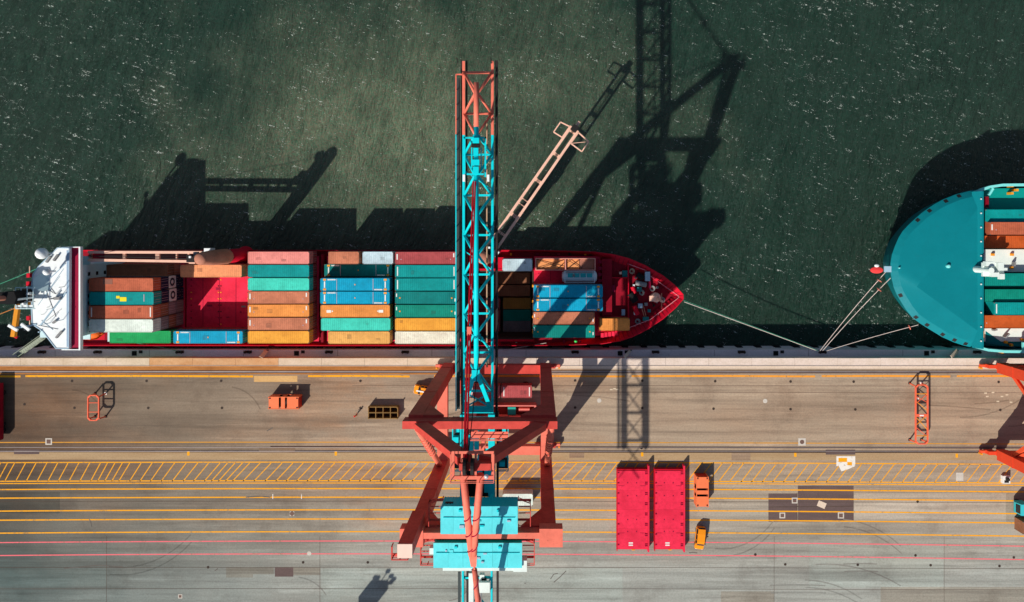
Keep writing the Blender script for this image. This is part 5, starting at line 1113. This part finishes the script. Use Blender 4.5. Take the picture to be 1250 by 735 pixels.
def van(px_, py_, rz, label, stripe):
    q = P(px_, py_, 0); t = thing('van', label, 'van', (q[0], q[1], 0), rz); m_ = paint('van_orange', rgb(255, 150, 30), .2, .35); L_, W_, gl = 4.5, 1.85, glass('car_glass', (.012, .016, .02))
    # loft: length sections (x, half width low, half width high, height)
    sec = [(-2.25, .78, .62, 1.05), (-2.15, .88, .7, 1.72), (-1.2, .92, .72, 1.85), (.3, .92, .72, 1.86), (.75, .92, .7, 1.78), (1.35, .92, .8, 1.15), (2.05, .88, .74, .95), (2.25, .76, .6, .7)]
    vs = []; fs = []; n_ = 8
    for x_, a, c, h_ in sec: vs += [(x_, -a, .28), (x_, -a - .02, .75), (x_, -a + .02, .95 if h_ > 1 else h_ - .08), (x_, -c, h_), (x_, c, h_), (x_, a - .02, .95 if h_ > 1 else h_ - .08), (x_, a + .02, .75), (x_, a, .28)]
    for i in range(len(sec) - 1):
        for k in range(n_): fs.append((i * n_ + k, i * n_ + (k + 1) % n_, (i + 1) * n_ + (k + 1) % n_, (i + 1) * n_ + k))
    fs += [tuple(range(n_))[::-1], tuple(range((len(sec) - 1) * n_, len(sec) * n_))]
    l = lambda nm, mb, mm: local(nm, mb.mesh(nm, mm), t)
    l('body', MB().add(vs, fs), m_)
    l('windscreen', MB().add([(.79, -.66, 1.77), (.79, .66, 1.77), (1.33, .74, 1.2), (1.33, -.74, 1.2)], [(0, 3, 2, 1)]).add([(.79, -.66, 1.745), (.79, .66, 1.745), (1.33, .74, 1.175), (1.33, -.74, 1.175)], [(0, 1, 2, 3)]), gl)
    l('rear_window', MB().box(-2.25, -2.2, -.6, .6, 1.12, 1.6), gl)
    for s_ in (-1, 1):
        for x0, x1 in ((-2.0, -1.0), (-.9, .1), (.2, .85)): l('side_window', MB().add([(x0, s_ * .925, 1.05), (x1, s_ * .925, 1.05), (x1 - .06, s_ * .765, 1.66), (x0 + .05, s_ * .765, 1.66)], [(0, 1, 2, 3)]), gl)
        for x_ in (-1.4, 1.4):
            wh = local('wheel', MB().tube((x_, s_ * .72, .33), (x_, s_ * .93, .33), .33, 14).mesh('wheel', BLACKR), t); local('rim', MB().tube((x_, s_ * .93, .33), (x_, s_ * .945, .33), .2, 10).mesh('rim', GREY), wh)
        l('headlight', MB().cbox(2.16, s_ * .58, .62, .14, .3, .16), WMARK); l('tail_light', MB().cbox(-2.24, s_ * .7, 1.0, .08, .14, .35), RED); l('wing_mirror', MB().cbox(.95, s_ * 1.02, 1.05, .14, .2, .16), BLACKR)
    if stripe: l('roof_rack', MB().box(-2.25, 1.6, -.13, .13, 1.9, 1.98), WMARK); l('rack_foot', MB().box(-1.2, -1.1, -.08, .08, 1.8, 1.91), WMARK); l('rack_foot', MB().box(.2, .3, -.08, .08, 1.8, 1.91), WMARK)
van(853.5, 655, math.radians(-96), 'orange van parked on the lane lines below the orange slotted box', False); van(519.5, 476, math.radians(170), 'orange van with a white roof bar, half hidden by the gantry crane leg', True)
def slot_box(px_, py_, rz, label):
    z = 2.25; q = P(px_, py_, z); t = thing('equipment_box', label, 'equipment box', (q[0], q[1], 0), rz, 'orange slotted steel boxes on the quay'); m_ = paint('box_orange', rgb(252, 126, 80), .4); l = lambda nm, mb, mm=m_: local(nm, mb.mesh(nm, mm), t)
    for x0, x1 in ((-2.95, -.95), (-.5, .28), (.72, 2.95)): l('top_plate', MB().box(x0, x1, -1.16, 1.16, z - .12, z))
    for y_ in (-1.18, 1.18):
        l('top_rail', MB().box(-3.03, 3.03, y_ - .06, y_ + .06, z - .2, z + .03)); l('bottom_rail', MB().box(-3.03, 3.03, y_ - .06, y_ + .06, .0, .22))
        for x0, x1 in ((-2.9, -1.2), (-.5, .3), (1.3, 2.9)): l('side_panel', MB().box(x0, x1, y_ - .03, y_ + .03, .22, z - .2))
    for x_ in (-2.96, 2.96):
        l('end_panel', MB().box(x_ - .04, x_ + .04, -1.1, 1.1, .1, z - .12), paint('box_red', rgb(214, 52, 36), .4))
        for y_ in (-1.12, 1.12): l('corner_post', MB().box(x_ - .1, x_ + .1, y_ - .1, y_ + .1, 0, z + .05)); l('corner_casting', MB().cbox(x_ - (.25 if x_ > 0 else -.25), y_ * .83, z, .3, .22, .06), DARK)
    l('floor_plate', MB().box(-2.9, 2.9, -1.1, 1.1, .02, .1), DARK)
slot_box(346, 492, 0.0, 'orange steel box with two dark slots, standing alone left of the rusty rack'); slot_box(857.5, 600.5, math.radians(90), 'orange steel box with two dark slots, beside the red hatch covers above the van')
def rack():
    q = P(467.5, 504, 1.4); t = thing('steel_rack', 'low rusty steel rack with eight open cells', 'steel rack', (q[0], q[1], 0)); m_ = paint('rack_rust', rgb(150, 116, 66), .9); l = lambda nm, mb, mm=m_: local(nm, mb.mesh(nm, mm), t)
    for y_ in (-1.15, 0, 1.15): l('long_beam', MB().box(-3.0, 3.0, y_ - .07, y_ + .07, .0, 1.4))
    for i in range(5):
        for y0, y1 in ((-1.08, -.07), (.07, 1.08)): l('divider', MB().box(-2.95 + i * 1.475 - .07, -2.95 + i * 1.475 + .07, y0, y1, .0, 1.37))
    for i in range(4):
        for y0, y1 in ((-1.08, -.07), (.07, 1.08)): l('cell_floor', MB().box(-2.86 + i * 1.475, -1.57 + i * 1.475, y0, y1, .05, .12), HOLDM)
    for x_ in (-2.9, 2.9):
        for y_ in (-1.1, 1.1): l('stacking_post', MB().cbox(x_, y_, 1.4, .18, .18, .35))
rack()
def lift_frame(px_, py_, wd, ln, z, label, long_):
    q = P(px_, py_, z); t = thing('lifting_frame', label, 'lifting frame', (q[0], q[1], 0)); m_ = paint('frame_orange', rgb(255, 112, 80), .3); l = lambda nm, mb, mm=m_: local(nm, mb.mesh(nm, mm), t)
    hw, hl, c = wd / 2, ln / 2, .5; tk = .2
    for s_ in (-1, 1):
        l('side_beam', MB().beam((s_ * hw, -hl + c, z), (s_ * hw, hl - c, z), tk, .35)); l('end_beam', MB().beam((-hw + c, s_ * hl, z), (hw - c, s_ * hl, z), tk, .35))
        for u in (-1, 1):
            l('corner_beam', MB().beam((s_ * hw, u * (hl - c), z), (s_ * (hw - c), u * hl, z), tk * 1.5, .35)); l('leg', MB().beam((s_ * hw, u * (hl - .15), 0), (s_ * hw, u * (hl - .3), z), .22, .22))
            l('foot', MB().cbox(s_ * hw, u * (hl - .15), 0, .5, .5, .08), DARK if not (s_ > 0 and u > 0) else WMARK)
    if long_:
        l('centre_plate', MB().box(-hw + .1, hw - .1, -.45, .05, z - .1, z + .12)); l('name_plate', MB().box(-.45, .35, -.33, -.07, z + .12, z + .16), WMARK)
        for y_ in (-hl + 1.6, hl - 1.8): l('cross_bar', MB().beam((-hw, y_, z), (hw, y_, z), .13, .2), OMARK)
        for a, b_ in (((-1, -.6), (1, -3.0)), ((1, -.2), (-1, -2.2)), ((-1, -2.6), (1, -4.4)), ((1, .8), (-1, 2.6)), ((-1, 2.2), (1, 4.0)), ((1, 2.4), (-1, 3.6))): l('lacing', MB().beam((a[0] * (hw - .1), a[1], z - .05), (b_[0] * (hw - .1), b_[1], z - .05), .1, .12), OMARK if abs(a[1]) < 1 else m_)
        l('lamp', MB().cbox(-.15, 2.9, .9, .35, .35, .3), WMARK); l('lamp_stem', MB().cbox(-.15, 2.9, 0, .1, .1, .9), DARK)
    else:
        for y_ in (-.85, 1.0): l('cross_bar', MB().beam((-hw, y_, z), (hw, y_, z), .12, .2))
    return t
lift_frame(114.2, 497.8, 2.15, 5.0, 2.3, 'small orange-red lifting frame on legs with rounded corners and two bars', False); lift_frame(1125, 505.8, 2.4, 11.8, 2.3, 'long orange lifting frame with lacing and a central plate, on the right side', True)
# person in orange workwear
def person(px_, py_, rz):
    q = P(px_, py_, 0); t = thing('person', 'person in an orange work jacket and red helmet walking left of the rusty rack', 'person', (q[0], q[1], 0), rz)
    J = dict(pel=(0, 0, .95), ch=(0, .02, 1.32), nk=(0, .03, 1.5), hd=(0, .06, 1.63), top=(0, .06, 1.74), hl=(.11, 0, .9), hr=(-.11, 0, .9), kl=(.12, .14, .5), kr=(-.12, -.02, .5), al=(.12, .1, .09), ar=(-.12, -.24, .12), tl=(.13, .26, .05), tr=(-.13, -.1, .04), sl=(.2, .02, 1.42), sr=(-.2, .02, 1.42), el=(.26, -.1, 1.16), er=(-.26, .1, 1.16), wl=(.27, .02, .95), wr=(-.27, .27, 1.0), fl=(.27, .08, .86), fr=(-.27, .35, .95))
    R = dict(pel=.15, ch=.17, nk=.06, hd=.1, top=.07, hl=.1, hr=.1, kl=.07, kr=.07, al=.05, ar=.05, tl=.04, tr=.04, sl=.075, sr=.075, el=.055, er=.055, wl=.04, wr=.04, fl=.035, fr=.035)
    E = [('pel', 'ch'), ('ch', 'nk'), ('nk', 'hd'), ('hd', 'top'), ('pel', 'hl'), ('pel', 'hr'), ('hl', 'kl'), ('hr', 'kr'), ('kl', 'al'), ('kr', 'ar'), ('al', 'tl'), ('ar', 'tr'), ('ch', 'sl'), ('ch', 'sr'), ('sl', 'el'), ('sr', 'er'), ('el', 'wl'), ('er', 'wr'), ('wl', 'fl'), ('wr', 'fr')]
    ks = list(J); me = bpy.data.meshes.new('body'); me.from_pydata([J[k] for k in ks], [(ks.index(a), ks.index(b_)) for a, b_ in E], [])
    me.materials.append(paint('work_orange', rgb(255, 96, 40), .1)); bo = local('body', me, t)
    sk = bo.modifiers.new('skin', 'SKIN'); bo.modifiers.new('sub', 'SUBSURF').levels = 1; bo.modifiers['sub'].render_levels = 2
    for i, k in enumerate(ks): v = me.skin_vertices[0].data[i]; v.radius = (R[k], R[k] * (.8 if k in ('pel', 'ch') else 1)); v.use_root = (k == 'pel')
    local('helmet', MB().ell((0, .06, 1.68), .15, .17, .15, 14, 6, 0, 0, 90).mesh('helmet', paint('helmet_red', rgb(240, 40, 40), .05), True), t)
    local('trousers', MB().tube((.12, .14, .5), (.11, .02, .9), .105, 10, 0, .13).tube((-.12, -.02, .5), (-.11, .0, .9), .105, 10, 0, .13).mesh('trousers', paint('trouser_dark', (.03, .03, .04), .1), True), t)
person(435.5, 506, .6)
# items under the gantry
G3 = 'containers standing on the quay under the gantry crane'
q = P(632.5, 478.5, 4.1); container('maroon ribbed short container on a trailer under the gantry crane', 'maroon', L20, q[0] - .3, q[1], 1.4, 2.6, 'short', G3); container('short maroon container at the other end of the trailer under the boom', 'maroon', L20, q[0] - 6.6, q[1], 1.4, 2.6, 'short', G3)
def trailer(x_, y_, ln, label):
    t = thing('trailer', label, 'trailer', (x_, y_, 0)); l = lambda nm, mb, mm=DARK: local(nm, mb.mesh(nm, mm), t)
    for s_ in (-.55, .55): l('chassis_beam', MB().box(-ln / 2, ln / 2, s_ - .12, s_ + .12, 1.0, 1.4))
    for x1 in (-ln / 2 + .1, 0, ln / 2 - .4): l('cross_beam', MB().box(x1, x1 + .3, -1.2, 1.2, 1.1, 1.38))
    for x1 in (-ln / 2 + 1.2, -ln / 2 + 2.5, ln / 2 - 1.4):
        l('axle', MB().tube((x1, -1.0, .5), (x1, 1.0, .5), .1, 8))
        for s_ in (-1, 1): l('wheel', MB().tube((x1, s_ * .8, .5), (x1, s_ * 1.15, .5), .5, 14), BLACKR)
    for x1 in (-ln / 2 + 1.2, ln / 2 - 1.4): l('spring_hanger', MB().cbox(x1, 0, .5, .3, .4, .6))
trailer(q[0] - 3.45, q[1], 12.6, 'dark flat trailer carrying maroon containers under the gantry crane')
def open_top():
    q = P(630.5, 503, 2.6); t = thing('open_top_container', 'open-topped red container with a pale pink rim, under the gantry crane', 'open container', (q[0] - 2.2, q[1] + .0, 0)); m_ = paint('opentop_pink', rgb(226, 128, 118), .5); l = lambda nm, mb, mm=m_: local(nm, mb.mesh(nm, mm), t)
    hl, hw = 6.1, 1.22
    for s_ in (-1, 1): l('side_wall', MB().box(-hl, hl, s_ * hw - .12, s_ * hw + .12, .1, 2.6)); l('end_wall', MB().box(s_ * hl - .35, s_ * hl + .2, -hw + .12, hw - .12, .1, 2.58))
    l('floor', MB().box(-hl, hl, -hw, hw, 0, .12), paint('opentop_floor', rgb(120, 40, 34), .6)); l('cargo_crate', MB().box(2.6, 4.8, -.2, .35, .12, 1.4)); l('end_marking', MB().cbox(hl - .05, .0, 2.58, .16, 1.0, .03), WMARK); l('cargo_bale', MB().box(.4, 2.0, -.9, .6, .12, 1.2), paint('bale_teal', rgb(40, 170, 160), .3))
open_top()
q = P(635, 610.5, 2.6); container('short pale white container half hidden by the teal machine house', 'white', L20, q[0] - .5, q[1], 0, 2.6, None, G3)
def terminal_truck():
    q = P(1246, 621, 2); t = thing('terminal_truck', 'teal terminal truck entering at the right edge on the lane lines', 'truck', (q[0] + 2.5, q[1], 0), 0); m_ = paint('truck_teal', rgb(60, 190, 200), .2); l = lambda nm, mb, mm=m_: local(nm, mb.mesh(nm, mm), t)
    l('cab', MB().add([(-3.0, -1.15, .6), (-3.2, -1.0, 1.2), (-2.9, -1.1, 2.8), (-1.3, -1.15, 2.9), (-1.3, -1.2, .6), (-3.0, 1.15, .6), (-3.2, 1.0, 1.2), (-2.9, 1.1, 2.8), (-1.3, 1.15, 2.9), (-1.3, 1.2, .6)], [(0, 1, 2, 3, 4), (9, 8, 7, 6, 5), (0, 5, 6, 1), (1, 6, 7, 2), (2, 7, 8, 3), (3, 8, 9, 4), (4, 9, 5, 0)]))
    l('windscreen', MB().add([(-3.19, -.85, 1.5), (-3.19, .85, 1.5), (-2.96, .9, 2.6), (-2.96, -.9, 2.6)], [(0, 1, 2, 3)]), glass('car_glass', (.012, .016, .02)))
    l('chassis', MB().box(-1.3, 5.0, -.5, .5, .7, 1.1), DARK)
    for x_ in (-2.2, 3.0, 4.3):
        for s_ in (-1, 1): l('wheel', MB().tube((x_, s_ * .75, .5), (x_, s_ * 1.15, .5), .5, 14), BLACKR)
    l('deck', MB().box(-1.2, 5.2, -1.1, 1.1, 1.1, 1.3), DARK); l('engine_cover', MB().box(-1.25, .2, -.9, .9, 1.3, 2.4)); l('side_stripe', MB().box(-2.75, -2.6, -1.19, -1.1, .9, 1.2), WMARK)
terminal_truck()
q = P(1250, 643, 2.6); container('rust-brown container behind the teal truck at the right edge', 'brown', L40, q[0] + 5.9, q[1] - .3, 0, 2.6, None, None)
def red_trailer():
    t = thing('red_skip_trailer', 'dark red high-sided trailer with a teal load at the left edge', 'trailer', (-109.05, -37.2, 0)); l = lambda nm, mb, mm=RED: local(nm, mb.mesh(nm, mm), t)
    for s_ in (-1, 1): l('side_wall', MB().box(s_ * 1.2 - .06, s_ * 1.2 + .06, -5.7, 5.7, .9, 2.3), REDD); l('end_wall', MB().box(-1.13, 1.13, s_ * 5.6 - .06, s_ * 5.6 + .06, .9, 2.3), REDD)
    l('floor', MB().box(-1.2, 1.2, -5.6, 5.6, .75, .95), DARK); l('load', MB().box(-1.05, 1.05, 1.8, 5.2, .95, 2.1), paint('bale_teal', rgb(40, 170, 160), .3)); l('load', MB().box(-1.05, 1.05, -5.2, 1.4, .95, 1.9), GREY)
    for y_ in (-4, -2.8, 3.6):
        for s_ in (-1, 1): l('wheel', MB().tube((s_ * .8, y_, .45), (s_ * 1.12, y_, .45), .45, 12), BLACKR)
        l('axle', MB().tube((-.9, y_, .45), (.9, y_, .45), .1, 8), DARK)
        l('suspension', MB().cbox(0, y_, .45, .4, .4, .35), DARK)
red_trailer()
def kiosk():
    q = P(1230, 586.5, 1); t = thing('concrete_block', 'small white concrete block with a dark top recess near the right crane', 'concrete block', (q[0], q[1], 0)); l = lambda nm, mb, mm=WMARK: local(nm, mb.mesh(nm, mm), t)
    l('base', MB().cbox(0, 0, 0, 1.5, 1.5, .7)); l('post', MB().cbox(0, .25, .7, .5, .5, .7), DARK); l('recess_plate', MB().cbox(0, -.35, .7, .9, .5, .03), DARK)
kiosk()
def floodlight():
    t = thing('floodlight_mast', 'tall floodlight mast just outside the lower edge, known by its shadow', 'floodlight mast', (-49.3, -95.0, 0)); l = lambda nm, mb, mm=GREY: local(nm, mb.mesh(nm, mm), t)
    l('mast', MB().tube((0, 0, 0), (0, 0, 24), .45, 12, 0, .25)); l('head_cabinet', MB().box(-1.7, 1.7, -.9, .9, 20.5, 24.2))
    for k in range(9):
        a = k * .7; p = (1.9 * math.cos(a), 1.0 * math.sin(a), 24.4 + (k % 3) * .7); l('lamp', MB().cbox(p[0], p[1], p[2], .7, .5, .55)); l('lamp_arm', MB().beam((p[0] * .6, p[1] * .6, 24.1), p, .12, .12))
floodlight()
